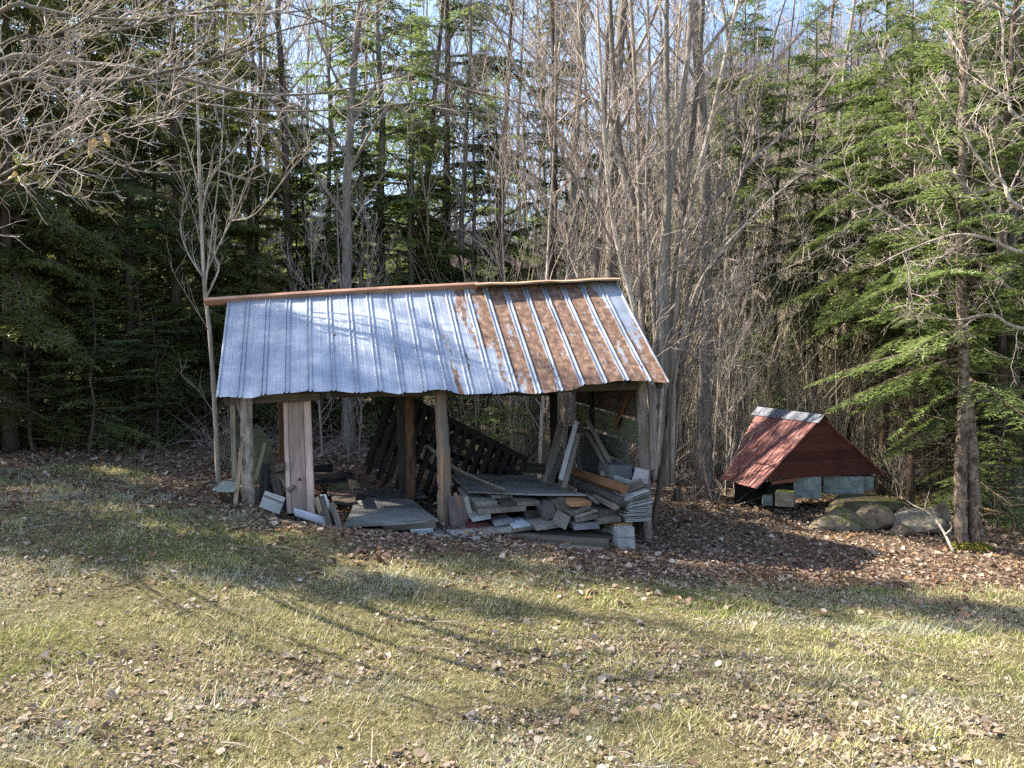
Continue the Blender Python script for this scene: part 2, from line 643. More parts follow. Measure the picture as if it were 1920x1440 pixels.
def leaf_quads(x, y, z, size, cols, tilt=0.5, curl=0.45):
    """one leaf = two quads folded on the midrib -> returned as quads"""
    n = len(x)
    az = RS.rand(n) * 2 * np.pi
    ax = np.stack([np.cos(az), np.sin(az), (RS.rand(n) - 0.5) * 2 * tilt], -1)
    ax /= np.linalg.norm(ax, axis=1)[:, None]
    up = np.stack([(RS.rand(n) - .5) * 2 * tilt, (RS.rand(n) - .5) * 2 * tilt, np.ones(n)], -1)
    sd = np.cross(up, ax); sd /= np.linalg.norm(sd, axis=1)[:, None]
    nm = np.cross(ax, sd)
    P = np.stack([x, y, z], -1)
    L = size[:, None]; Wd = (size * (0.28 + 0.3 * RS.rand(n)))[:, None]
    cu = (curl * (RS.rand(n) * 1.6 - 0.3))[:, None]
    wob = 0.75 + 0.5 * RS.rand(n, 1)
    a = P - ax * L * 0.5; b = P + ax * L * 0.5 + nm * L * 0.22 * (RS.rand(n, 1) - 0.2)
    def edge(sg, t, w):
        return P + ax * L * t + sd * sg * Wd * w + nm * Wd * cu * 1.8 * (0.6 + 0.8 * RS.rand(n, 1))
    Q = np.zeros((n * 2, 4, 3))
    Q[0::2, 0] = a; Q[0::2, 1] = b; Q[0::2, 2] = edge(1, 0.24, 0.8 * wob); Q[0::2, 3] = edge(1, -0.2, 1.0)
    Q[1::2, 0] = b; Q[1::2, 1] = a; Q[1::2, 2] = edge(-1, -0.22, 0.95); Q[1::2, 3] = edge(-1, 0.22, 0.9 * wob)
    C = np.repeat(cols, 2, axis=0)
    return Q, C


LEAFC = [(0.20, 0.13, 0.085), (0.29, 0.20, 0.14), (0.38, 0.29, 0.21), (0.44, 0.36, 0.29), (0.14, 0.085, 0.055), (0.28, 0.17, 0.09), (0.24, 0.15, 0.12), (0.1, 0.06, 0.045)]


def build_litter():
    n = 150000
    x, y = scatter_xy(n, 6.0, 22, k=0.78, pad=1.0, power=1.25)
    lw = lawn_amount(x, y)
    keep = RS.rand(n) < (1 - lw) * 0.95 + 0.12
    x, y = x[keep], y[keep]
    n = len(x)
    size = np.clip(0.021 * np.exp(RS.normal(0, 0.5, n)), 0.009, 0.07) * (0.9 + 0.04 * y)
    cols = pick(LEAFC, RS.rand(n), 0.25)
    Q, C = leaf_quads(x, y, H(x, y) + 0.006 + 0.02 * RS.rand(n), size, cols, 0.45)
    o = obj('leaf_litter', tri_mesh('leaf_litter', Q, M_LEAF, C, 4))
    tag(o, 'brown fallen leaves covering the forest floor around the shed', kind='stuff')
    n = 150000
    x, y = scatter_xy(n, 2.7, 8.5, power=1.25)
    cl = fbm(x * 1.3, y * 1.6, 101) * 0.6 + fbm(x * 4, y * 4, 55) * 0.4
    for (gx, gy, sx_, sy_, am) in PATCH:
        cl = cl + am * np.exp(-(((x - gx) / sx_) ** 2 + ((y - gy) / sy_) ** 2))
    keep = RS.rand(n) < smooth(0.47, 0.64, cl) * 0.75 + 0.035
    x, y = x[keep], y[keep]
    n = len(x)
    size = np.clip(0.0105 * np.exp(RS.normal(0, 0.62, n)), 0.004, 0.06)
    cols = pick([(0.27, 0.22, 0.17), (0.32, 0.27, 0.22), (0.24, 0.18, 0.14), (0.16, 0.11, 0.08), (0.27, 0.19, 0.13), (0.36, 0.315, 0.27), (0.24, 0.19, 0.15)], RS.rand(n), 0.2)
    Q, C = leaf_quads(x, y, H(x, y) + 0.008 + 0.012 * RS.rand(n), size, cols, 0.5)
    o = obj('lawn_leaves', tri_mesh('lawn_leaves', Q, M_LEAF, C, 4))
    tag(o, 'dry leaf fragments scattered in clumps over the lawn', kind='stuff')
    # twigs
    mb = MB()
    n = 1500
    x, y = scatter_xy(n, 3.0, 14, power=1.1)
    z = H(x, y)
    for i in range(n):
        L = 0.06 + 0.28 * RS.rand() ** 2.5
        a = RS.rand() * 6.28
        p = np.array([x[i], y[i], z[i] + 0.012]); d = np.array([math.cos(a), math.sin(a), 0.25 * (RS.rand() - 0.4)])
        mb.tube([p, p + d * L * 0.5 + [0, 0, 0.01], p + d * L + np.array([0.02, 0.0, 0]) * RS.rand()], [0.003, 0.0025, 0.0012], 3, False)
    o = obj('fallen_twigs', mb.mesh('fallen_twigs', M_TWIG))
    tag(o, 'small grey twigs lying all over the ground', kind='stuff')


build_litter()


# ------------------------------------------------------------------ trees
def unit(v):
    v = np.asarray(v, float)
    return v / (np.linalg.norm(v) + 1e-9)


def grow(mb, p, d, L, r, lev, maxlev, rs, nch, up=0.25, wig=0.16, spread=(28, 60), minr=0.0035, first=0.25, shrink=0.52):
    n = 6 if lev == 0 else (5 if lev == 1 else 4)
    P = [np.array(p, float)]; D = unit(d); Ds = [D]
    for k in range(n):
        D = unit(D + rs.normal(0, wig, 3) + np.array([0, 0, up * (0.25 if lev == 0 else 0.5) / n * 2]))
        P.append(P[-1] + D * L / n); Ds.append(D)
    r1 = max(minr * 0.6, r * (0.25 if lev else 0.3))
    rad = np.linspace(max(r, minr), r1, n + 1)
    mb.tube(P, rad, 7 if (lev == 0 and r > 0.03) else (4 if r > 0.012 else 3), False)
    if lev < maxlev:
        m = nch[lev]
        for c in range(m):
            t = first + (1 - first) * (c + rs.rand()) / m
            f = t * n; i = min(int(f), n - 1); q = P[i] + (P[i + 1] - P[i]) * (f - i)
            ax = unit(np.cross(Ds[i + 1], rs.normal(0, 1, 3)))
            ang = R(rs.uniform(*spread))
            dd = Ds[i + 1] * math.cos(ang) + ax * math.sin(ang) + np.array([0, 0, up * 0.4])
            rr = (r + (r1 - r) * t) * rs.uniform(0.45, 0.7)
            grow(mb, q, dd, L * shrink * rs.uniform(0.7, 1.15) * (1.15 - 0.5 * t), rr, lev + 1, maxlev, rs, nch, up, wig, spread, minr, 0.15, shrink)


def bare_tree_parts(seed, Hh, r, nch=(16, 6, 4), up=0.3, first=0.3, lean=(0, 0), wig=0.04, shrink=0.34, spread=(30, 62), minr=0.004, tmat=None, bmat=None):
    rs = np.random.RandomState(seed)
    tr = MB(); cr = MB()
    n = 10
    P = [np.array([0, 0, -0.25])]; D = unit([lean[0], lean[1], 1])
    Ds = [D]
    for k in range(n):
        D = unit(D + rs.normal(0, wig, 3) * [1, 1, 0.3])
        P.append(P[-1] + D * (Hh + 0.25) / n); Ds.append(D)
    rad = r * np.linspace(1, 0.18, n + 1) ** 0.9
    rad[0] *= 1.35
    # finer rings so that the bark outline is uneven
    PP, RR = [], []
    for k in range(n):
        for s in range(4):
            PP.append(P[k] + (P[k + 1] - P[k]) * s / 4); RR.append((rad[k] + (rad[k + 1] - rad[k]) * s / 4) * (1 + 0.06 * rs.normal()))
    PP.append(P[-1]); RR.append(rad[-1])
    tr.tube(PP, RR, 9, True)
    m = nch[0]
    for c in range(m):
        t = first + (1 - first) * (c + rs.rand()) / m
        f = t * n; i = min(int(f), n - 1); q = P[i] + (P[i + 1] - P[i]) * (f - i)
        a = rs.uniform(0, 6.28); ang = R(rs.uniform(*spread))
        dd = np.array([math.cos(a) * math.sin(ang), math.sin(a) * math.sin(ang), math.cos(ang)])
        rr = (rad[i]) * rs.uniform(0.25, 0.5)
        grow(cr, q, dd, Hh * shrink * rs.uniform(0.6, 1.1) * (1.2 - 0.75 * t), rr, 1, len(nch), rs, (0,) + tuple(nch[1:]), up, 0.13, spread, minr, 0.15, 0.5)
    return tr.mesh('trunk', tmat or M_BARK_GREY, True), cr.mesh('crown', bmat or M_TWIG)


def conifer_parts(seed, Hh, rad, z0, per_m, nl=0.055, nw=0.02, step=0.034, droop=0.35, trunk_r=0.09, fmat=None, tmat=None, gap=0.0, twigden=1.0, dead=10, top=0.8, jit=12, tum=0.35):
    rs = np.random.RandomState(seed)
    tr = MB(); br = MB()
    wob = rs.normal(0, 0.03, (14, 2)).cumsum(0)
    zz = np.linspace(-0.25, Hh, 14)
    P = np.stack([wob[:, 0], wob[:, 1], zz], -1)
    P[:, :2] -= P[1, :2]
    RR = trunk_r * (1 - np.linspace(0, 0.93, 14)) * (1 + 0.07 * rs.normal(0, 1, 14)); RR[0] *= 1.3
    tr.tube(P, RR, 9, True)

    def at(z):
        return np.array([np.interp(z, zz, P[:, 0]), np.interp(z, zz, P[:, 1]), z])
    pos, dirs, nrm = [], [], []
    nlimb = int((Hh - z0) * per_m)
    for k in range(nlimb):
        f = (k + rs.rand()) / nlimb
        f = f ** 0.9
        z = z0 + (Hh - z0) * f
        if rs.rand() < gap:
            continue
        L = rad * ((1 - f) ** top) * rs.uniform(0.55, 1.15) + 0.12
        az = rs.uniform(0, 6.283)
        el = R(-8 + 38 * f + rs.uniform(-jit, jit))
        hd = np.array([math.cos(az), math.sin(az), 0]); sd = np.array([-math.sin(az), math.cos(az), 0])
        S = np.linspace(0, L, 6)
        side = rs.normal(0, 0.06) * S ** 2
        pts = at(z)[None] + hd[None] * (S * math.cos(el))[:, None] + sd[None] * side[:, None]
        pts[:, 2] += S * math.sin(el) - droop * S ** 2 / (L + 0.6) + 0.12 * droop * S ** 3 / (L * L + 0.4)
        r0 = 0.006 + 0.011 * L * (trunk_r / 0.09) ** 0.5
        br.tube(pts, np.linspace(r0, 0.002, 6), 3, False)
        m = max(3, int(L / 0.085 * twigden))
        ss = L * (0.12 + 0.88 * (np.arange(m) + rs.rand(m)) / m)
        for s in ss:
            b = np.array([np.interp(s, S, pts[:, i]) for i in range(3)])
            T = unit(np.array([np.interp(min(L, s + 0.05), S, pts[:, i]) for i in range(3)]) - b + hd * 1e-4)
            for sg in (-1, 1):
                if rs.rand() < 0.08: continue
                tl = min(0.62, 0.07 + 0.46 * (L - s) * rs.uniform(0.6, 1.1) + 0.05 * s)
                an = R(rs.uniform(38, 66))
                td = unit(T * math.cos(an) + sd * sg * math.sin(an) + np.array([0, 0, -0.12 - 0.25 * droop * rs.rand()]))
                q = max(2, int(tl / step))
                u = (np.arange(q) + 0.5) / q * tl
                pp = b[None] + td[None] * u[:, None]
                pp[:, 2] -= 0.35 * droop * u ** 2
                pos.append(pp); dirs.append(np.tile(td, (q, 1)))
                if tl > 0.25 and rs.rand() < 0.5:
                    br.tube([b, b + td * tl * 0.5 - [0, 0, 0.02], b + td * tl * 0.85 - [0, 0, 0.35 * droop * tl * tl * .7]], [0.004, 0.003, 0.0015], 3, False)
    # bare dead lower twigs
    for k in range(dead):
        z = rs.uniform(0.4, max(0.6, z0 + 0.5)); az = rs.uniform(0, 6.28); L = rs.uniform(0.4, 1.3) * min(1.2, rad)
        grow(br, at(z), (math.cos(az), math.sin(az), 0.1), L, 0.009, 1, 3, rs, (0, 6, 3), 0.0, 0.1, (30, 60), 0.0028, 0.2, 0.45)
    pos = np.concatenate(pos); dirs = np.concatenate(dirs)
    n = len(pos)
    tris = []
    for sg in (-1, 1):
        up = np.stack([rs.normal(0, tum, n), rs.normal(0, tum, n), np.ones(n)], -1)
        sd = np.cross(up, dirs); sd /= np.linalg.norm(sd, axis=1)[:, None]
        q = dirs * 0.72 + sd * sg * (0.62 + 0.2 * rs.rand(n))[:, None] + up * (rs.rand(n) * 0.35 - 0.16)[:, None]
        q /= np.linalg.norm(q, axis=1)[:, None]
        wv = np.cross(up, q); wv /= np.linalg.norm(wv, axis=1)[:, None]
        ln = nl * (0.65 + 0.7 * rs.rand(n)); hw = nw * 0.5 * (0.7 + 0.6 * rs.rand(n))
        V = np.zeros((n, 3, 3))
        V[:, 0] = pos - wv * hw[:, None] ; V[:, 1] = pos + wv * hw[:, None]; V[:, 2] = pos + q * ln[:, None]
        tris.append(V)
    V = np.concatenate(tris)
    fo = tri_mesh('foliage', V, fmat or M_SPRUCE)
    return tr.mesh('trunk', tmat or M_BARK_DARK, True), br.mesh('branches', M_CONE_TWIG), fo


def place(kind, parts, names, x, y, label, cat='tree', group=None, s=1.0, rz=None, rnd=random, mats=None, z=None):
    loc = Vector((x, y, HZ(x, y) if z is None else z))
    o = bpy.data.objects.new(kind, None); COL.objects.link(o)
    o.location = loc
    o.rotation_euler = (0, 0, rnd.uniform(0, 6.28) if rz is None else rz)
    o.scale = (s, s, s) if not isinstance(s, tuple) else s
    ROOTLOC[o.name] = loc
    tag(o, label, cat, group)
    for nm, me in zip(names, parts):
        c = bpy.data.objects.new(nm, me); COL.objects.link(c); c.parent = o
    return o


def X(px, Y):
    return (px - 960) / F * Y


CN = ('trunk', 'branches', 'foliage')
BN = ('trunk', 'crown')
SPR = [conifer_parts(101, 10.5, 2.0, 0.15, 14, 0.09, 0.036, 0.048, 0.5, 0.10, dead=6, jit=24, tum=0.8),
       conifer_parts(102, 9.5, 1.8, 0.3, 15, 0.085, 0.036, 0.047, 0.4, 0.09, fmat=M_BLUEGRN, dead=6, jit=24, tum=0.7),
       conifer_parts(103, 12.0, 2.1, 1.6, 11, 0.09, 0.036, 0.049, 0.55, 0.12, gap=0.12, dead=22, jit=24, tum=0.8),
       conifer_parts(104, 12.5, 2.4, 3.4, 12, 0.09, 0.036, 0.049, 0.55, 0.13, gap=0.08, dead=26, jit=22, tum=0.7),
       conifer_parts(105, 11.0, 2.0, 0.6, 8, 0.09, 0.036, 0.052, 0.5, 0.11, gap=0.2, dead=6, jit=24, tum=0.8, twigden=0.7)]
HEM = [conifer_parts(201, 11.0, 2.4, 1.2, 10.5, 0.095, 0.038, 0.046, 0.45, 0.12, fmat=M_HEMLOCK, tmat=M_BARK_GREY, gap=0.15, dead=18),
       conifer_parts(202, 13.0, 2.7, 2.2, 8.0, 0.095, 0.038, 0.048, 0.5, 0.10, fmat=M_HEMLOCK, tmat=M_BARK_RED, gap=0.25, dead=26),
       conifer_parts(203, 8.0, 2.0, 0.7, 12.0, 0.09, 0.036, 0.043, 0.45, 0.09, fmat=M_BLUEGRN, tmat=M_BARK_GREY, gap=0.12, dead=14),
       conifer_parts(204, 12.0, 2.6, 3.3, 11.0, 0.095, 0.038, 0.048, 0.5, 0.09, fmat=M_HEMLOCK, tmat=M_BARK_RED, gap=0.12, dead=30, jit=20, tum=0.5)]
YNG = [conifer_parts(301, 2.6, 1.0, 0.1, 16, 0.06, 0.022, 0.042, 0.3, 0.03, fmat=M_HEMLOCK, dead=0),
       conifer_parts(302, 3.6, 1.15, 0.2, 12, 0.06, 0.022, 0.042, 0.35, 0.04, fmat=M_SPRUCE, dead=4)]
BARE = [bare_tree_parts(401, 13, 0.12, (18, 6, 3), tmat=M_BARK_GREY),
        bare_tree_parts(402, 14, 0.10, (16, 6, 3), first=0.3, tmat=M_BARK_DARK, lean=(0.04, 0)),
        bare_tree_parts(403, 11, 0.07, (24, 7, 5), first=0.18, up=0.5, spread=(20, 45), lean=(-0.03, 0.02)),
        bare_tree_parts(404, 12, 0.14, (18, 6, 3), tmat=M_BARK_RED, first=0.22),
        bare_tree_parts(405, 7.0, 0.035, (18, 6, 3), first=0.12, up=0.5, spread=(22, 48), tmat=M_BARK_PALE)]

# --- the dark conifers on the left
left_front = [
    (-230, 11.8, 0, 1.0, 'dense dark spruce partly cut off by the left edge, boughs to the ground'),
    (-40, 12.2, 1, 1.0, 'bluish green fir at the far left with lower boughs in dappled sun'),
    (110, 12.8, 0, 1.05, 'dense dark spruce right of the leftmost fir, boughs sweeping to the leaves'),
    (240, 13.4, 1, 1.1, 'dark bluish fir between the leftmost spruce and the pale sapling'),
    (330, 14.4, 2, 0.95, 'tall spruce with bare lower trunk left of the pale sapling'),
    (575, 16.4, 0, 0.66, 'short dark spruce behind the left part of the roof, right of the pale sapling'),
    (20, 11.6, 2, 0.9, 'spruce with bare lower trunk in front of the leftmost dense spruces'),
    (385, 14.6, 1, 0.75, 'short bluish fir just left of the pale sapling'),
    (475, 15.4, 0, 0.9, 'dark spruce directly behind the left end of the shed roof'),
]
for px, Y, v, s, lab in left_front:
    place('spruce_tree', SPR[v], CN, X(px, Y), Y, lab, 'tree', 'conifers left of the shed', s)
rnd = random.Random(5)
for px, Y, v, s in [(-420, 14, 0, 1.0), (-120, 15.5, 0, 1.05), (60, 16, 2, 1.0), (180, 17.2, 0, 1.0), (300, 17.5, 1, 1.0),
                    (400, 16.6, 2, 0.9), (560, 16.2, 1, 0.6), (640, 17.6, 0, 0.55), (-20, 20, 0, 1.0), (220, 21, 1, 1.0),
                    (430, 20.5, 0, 0.8), (540, 22, 2, 0.7)]:
    place('spruce_tree', SPR[v], CN, X(px, Y), Y, 'dark conifer deep in the dense stand behind the left side', 'tree', 'conifers deep in the left stand', s, rnd=rnd)

# conifers outside the frame on the left: they cast the band of shade over the lawn
for x, y, v, s in [(-7.6, 7.7, 1, (0.6, 0.6, 0.7)), (-9.8, 8.0, 0, (0.62, 0.62, 1.0)), (-12.4, 8.6, 0, (0.75, 0.75, 1.35)), (-10.4, 10.1, 3, (0.85, 0.85, 1.6)), (-13.6, 10.6, 3, (0.95, 0.95, 1.9))]:
    place('spruce_tree', SPR[v], CN, x, y, 'dark conifer standing left of the frame beside the lawn', 'tree', 'conifers outside the left of the frame', s, rnd=rnd)

# --- hemlocks, centre and right
hems = [
    (715, 17.3, 0, 1.15, 'light green lacy hemlock rising behind the left half of the shed roof'),
    (840, 17.8, 1, 1.2, 'tall hemlock with reddish trunk behind the middle of the shed roof'),
    (620, 17.0, 0, 0.9, 'hemlock behind the left third of the roof, between two dark trunks'),
    (772, 15.8, 0, 0.76, 'smaller light green hemlock close behind the ridge board'),
    (893, 16.2, 2, 1.0, 'bushy hemlock close behind the middle of the ridge'),
    (668, 15.4, 2, 0.85, 'low bushy hemlock close behind the left half of the roof'),
    (1040, 17.5, 1, 0.9, 'sparse hemlock behind the rusty half of the roof'),
    (1400, 16.2, 3, 0.85, 'hemlock behind the maple clump and left of the red hut'),
    (1520, 16.4, 3, 0.8, 'hemlock behind the red hut, its boughs hanging above the ridge'),
    (1655, 13.8, 3, 0.8, 'hemlock with layered boughs between the red hut and the mossy tree'),
    (1905, 12.0, 0, 0.9, 'hemlock at the right edge just behind the mossy footed tree'),
    (1770, 14.6, 3, 0.85, 'tall hemlock behind the upright slab boulder'),
    (1850, 12.6, 2, 0.95, 'bushy hemlock close behind the mossy footed tree, foliage to the ground at its right'),
    (1590, 15.4, 3, 0.72, 'short hemlock whose boughs hang right above the red hut gable'),
    (1710, 12.6, 3, 0.72, 'hemlock just left of the mossy footed tree'),
    (2010, 11.4, 3, 0.9, 'hemlock cut off by the right edge'),
]
for px, Y, v, s, lab in hems:
    place('hemlock_tree', HEM[v], CN, X(px, Y), Y, lab, 'tree', 'hemlocks behind the shed and the red hut', s, rnd=rnd)
for px, Y, v, s, lab in [(1850, 15.5, 3, 1.0, 'dense dark spruce filling the upper right corner'),
                         (2080, 14.0, 3, 0.95, 'dark spruce beyond the right edge behind the mossy tree')]:
    place('spruce_tree', SPR[v], CN, X(px, Y), Y, lab, 'tree', 'dark conifers in the upper right', s, rnd=rnd)
for px, Y, v, s in [(1330, 25, 0, 1.1), (1410, 28, 1, 1.2), (1480, 24.5, 0, 1.1), (1550, 26, 1, 1.1), (1620, 24, 0, 1.1), (1690, 22, 1, 1.0), (1760, 25, 0, 1.2), (1830, 21, 0, 1.1), (1900, 24, 1, 1.2), (1960, 19, 0, 1.1), (2060, 22, 0, 1.2), (1160, 30, 1, 1.2), (1250, 33, 0, 1.3), (930, 24, 1, 0.9), (1340, 27, 3, 1.0), (1560, 29, 3, 1.1), (770, 20, 1, 0.9)]:
    place('hemlock_tree', HEM[v], CN, X(px, Y), Y, 'thin hemlock standing deep in the background forest', 'tree', 'hemlocks deep in the forest', s, rnd=rnd)
for px, Y, v, s, lab in [(690, 14.6, 0, 1.0, 'young bushy hemlock seen through the open shed left of the rear posts'),
                         (905, 13.2, 0, 1.1, 'young hemlock seen through the shed above the picket fence'),
                         (965, 12.8, 0, 0.85, 'low young hemlock just right of the picket fence end'),
                         (870, 14.5, 1, 0.8, 'young spruce behind the middle post of the shed'),
                         (300, 12.4, 1, 0.62, 'small dark spruce at the forest edge left of the shed'),
                         (-60, 11.0, 1, 0.95, 'young spruce cut off by the left edge, boughs down to the leaves'),
                         (165, 11.6, 0, 1.0, 'bushy young hemlock at the forest edge in front of the dark spruces'),
                         (-10, 11.9, 0, 1.25, 'larger bushy hemlock sapling at the far left edge'),
                         (250, 12.6, 0, 1.1, 'bushy hemlock sapling before the dark spruce, left of the small dark one'),
                         (60, 11.6, 1, 0.75, 'young spruce with sunlit grey green boughs at the lower left'),
                         (1490, 16.5, 0, 0.7, 'small hemlock in the brush right behind the red hut ridge'),
                         (1870, 10.9, 0, 0.9, 'young bright green hemlock behind the mossy footed tree'),
                         (600, 14.2, 1, 0.9, 'young dark spruce seen past the pink panel inside the shed')]:
    place('young_conifer', YNG[v], CN, X(px, Y), Y, lab, 'tree', 'young conifers under the big trees', s, rnd=rnd)

# --- bare trunks behind the shed: (px, depth, variant, scale, label)
bt = [
    (563, 15.2, 1, 0.95, 'dark straight trunk behind the roof, right of the pale sapling'),
    (655, 13.6, 0, 0.9, 'thick grey trunk behind the roof between two dark spruces'),
    (790, 16.5, 3, 0.85, 'dark leaning trunk left of the reddish hemlock trunk'),
    (866, 16.0, 2, 1.05, 'thin grey trunk just right of the reddish hemlock trunk'),
    (935, 15.5, 1, 0.8, 'slender dark trunk behind the middle of the ridge'),
    (1000, 14.2, 1, 0.85, 'black slender trunk rising behind the step in the ridge cap'),
    (1066, 15.5, 0, 1.05, 'pale grey trunk right of the black slender trunk'),
    (1112, 12.4, 2, 0.95, 'thin pale forked tree touching the right end of the ridge'),
    (1150, 12.9, 0, 1.05, 'thick pale trunk behind the right end of the ridge cap'),
    (1323, 12.7, 0, 1.05, 'thick brown trunk standing right of the shed wall'),
    (1275, 15.4, 3, 0.8, 'dark trunk between the shed wall and the thick brown trunk'),
    (1387, 16.8, 0, 0.85, 'slim grey trunk left of the red hut in the pale brush'),
    (1466, 17.0, 1, 0.7, 'thin dark trunk rising from behind the red hut ridge'),
    (1578, 17.8, 0, 0.9, 'grey trunk in the brush right of the red hut'),
    (1600, 21, 1, 0.9, 'dark trunk beside the grey one right of the red hut'),
    (1885, 11.8, 1, 0.75, 'slim dark trunk behind the mossy footed tree at the right'),
]
for px, Y, v, s, lab in bt:
    place('bare_tree', BARE[v], BN, X(px, Y), Y, lab, 'tree', 'bare trees behind the shed and hut', s, rnd=rnd)
for i in range(24):
    px = rnd.uniform(520, 2050); Y = rnd.uniform(20, 45)
    place('bare_tree', BARE[rnd.randrange(4)], BN, X(px, Y), Y, 'leafless tree deep in the background forest', 'tree', 'leafless trees deep in the forest', rnd.uniform(0.75, 1.15), rnd=rnd)
for i in range(20):
    px = 330 + i * 50 + rnd.uniform(-25, 25); Y = rnd.uniform(27, 40)
    place('bare_tree', BARE[2], BN, X(px, Y), Y, 'leafless tree deep in the background forest', 'tree', 'leafless trees deep in the forest', rnd.uniform(1.5, 2.0), rnd=rnd)
for px, Y, v, s in [(-40, 27, 0, 1.5), (90, 29, 2, 1.5), (200, 27, 0, 1.45), (310, 30, 1, 1.7), (420, 28, 2, 1.3), (520, 31, 0, 1.3)]:
    place('spruce_tree', SPR[v], CN, X(px, Y), Y, 'dark conifer deep in the dense stand behind the left side', 'tree', 'conifers deep in the left stand', s, rnd=rnd)
for i in range(9):
    px = rnd.uniform(1080, 2000); Y = rnd.uniform(17.5, 25)
    place('bare_tree', BARE[2], BN, X(px, Y), Y, 'leafless tree deep in the background forest', 'tree', 'leafless trees deep in the forest', rnd.uniform(0.8, 1.1), rnd=rnd)
for i in range(12):
    px = rnd.uniform(-100, 600); Y = rnd.uniform(16, 30)
    place('bare_tree', BARE[rnd.randrange(4)], BN, X(px, Y), Y, 'leafless tree among the dark conifers on the left', 'tree', 'leafless trees among the left conifers', rnd.uniform(0.75, 1.15), rnd=rnd)
for i in range(15):
    px = rnd.uniform(1240, 1960); Y = rnd.uniform(13.2, 22)
    place('sapling', BARE[4], BN, X(px, Y), Y, 'thin pale sapling in the brush behind the red hut', 'sapling', 'pale saplings behind the red hut', rnd.uniform(0.5, 1.1), rnd=rnd)
for px, Y, s, lab in [(605, 12.4, 0.55, 'thin dark stem seen through the shed beside the pink panel'),
                      (655, 12.2, 0.6, 'thin stem seen through the shed, left of two close stems'),
                      (672, 12.6, 0.55, 'right one of two close thin stems seen through the shed'),
                      (962, 12.5, 0.7, 'straight thin stem seen through the shed above the fence end'),
                      (1008, 12.0, 0.95, 'leaning dark stem left of the shed rear corner'),
                      (1362, 12.8, 0.5, 'bushy pale sapling between the brown trunk and the red hut')]:
    place('sapling', BARE[4], BN, X(px, Y), Y, lab, 'sapling', 'saplings close behind the shed', s, rnd=rnd)


# --- explicit limbs drawn through space
def spline(pts, k=5):
    P = [np.array(p, float) for p in pts]
    P = [2 * P[0] - P[1]] + P + [2 * P[-1] - P[-2]]
    out = []
    for i in range(1, len(P) - 2):
        for s in range(k):
            t = s / k
            a, b, c, d = P[i - 1], P[i], P[i + 1], P[i + 2]
            out.append(0.5 * (2 * b + (c - a) * t + (2 * a - 5 * b + 4 * c - d) * t * t + (3 * b - a - 3 * c + d) * t ** 3))
    out.append(P[-2])
    return np.array(out)


def limb(mb, tw, pts, r0, r1, rs, ntw, tl, trr=0.006, up=0.3, sides=6, lev=2, nch=(0, 5, 3), spread=(30, 65), t0=0.03):
    S = spline(pts)
    rad = np.linspace(r0, r1, len(S)) * (1 + 0.05 * rs.normal(0, 1, len(S)))
    mb.tube(S, rad, sides, True)
    for k in range(ntw):
        t = (k + rs.rand()) / ntw * (1 - t0) + t0
        f = t * (len(S) - 1); i = min(int(f), len(S) - 2); q = S[i] + (S[i + 1] - S[i]) * (f - i)
        T = unit(S[i + 1] - S[i])
        ax = unit(np.cross(T, rs.normal(0, 1, 3))); an = R(rs.uniform(*spread))
        d = T * math.cos(an) + ax * math.sin(an) + [0, 0, up]
        rr = min(trr, rad[i] * 0.6)
        grow(tw, q, d, tl * rs.uniform(0.5, 1.2), rr, 1, 1 + lev - 1, rs, nch, up * 0.6, 0.14, (28, 62), 0.0026, 0.15, 0.5)


def WP(l, Y):
    return [W(a, b, Y if len(r) == 0 else r[0]) for a, b, *r in l]


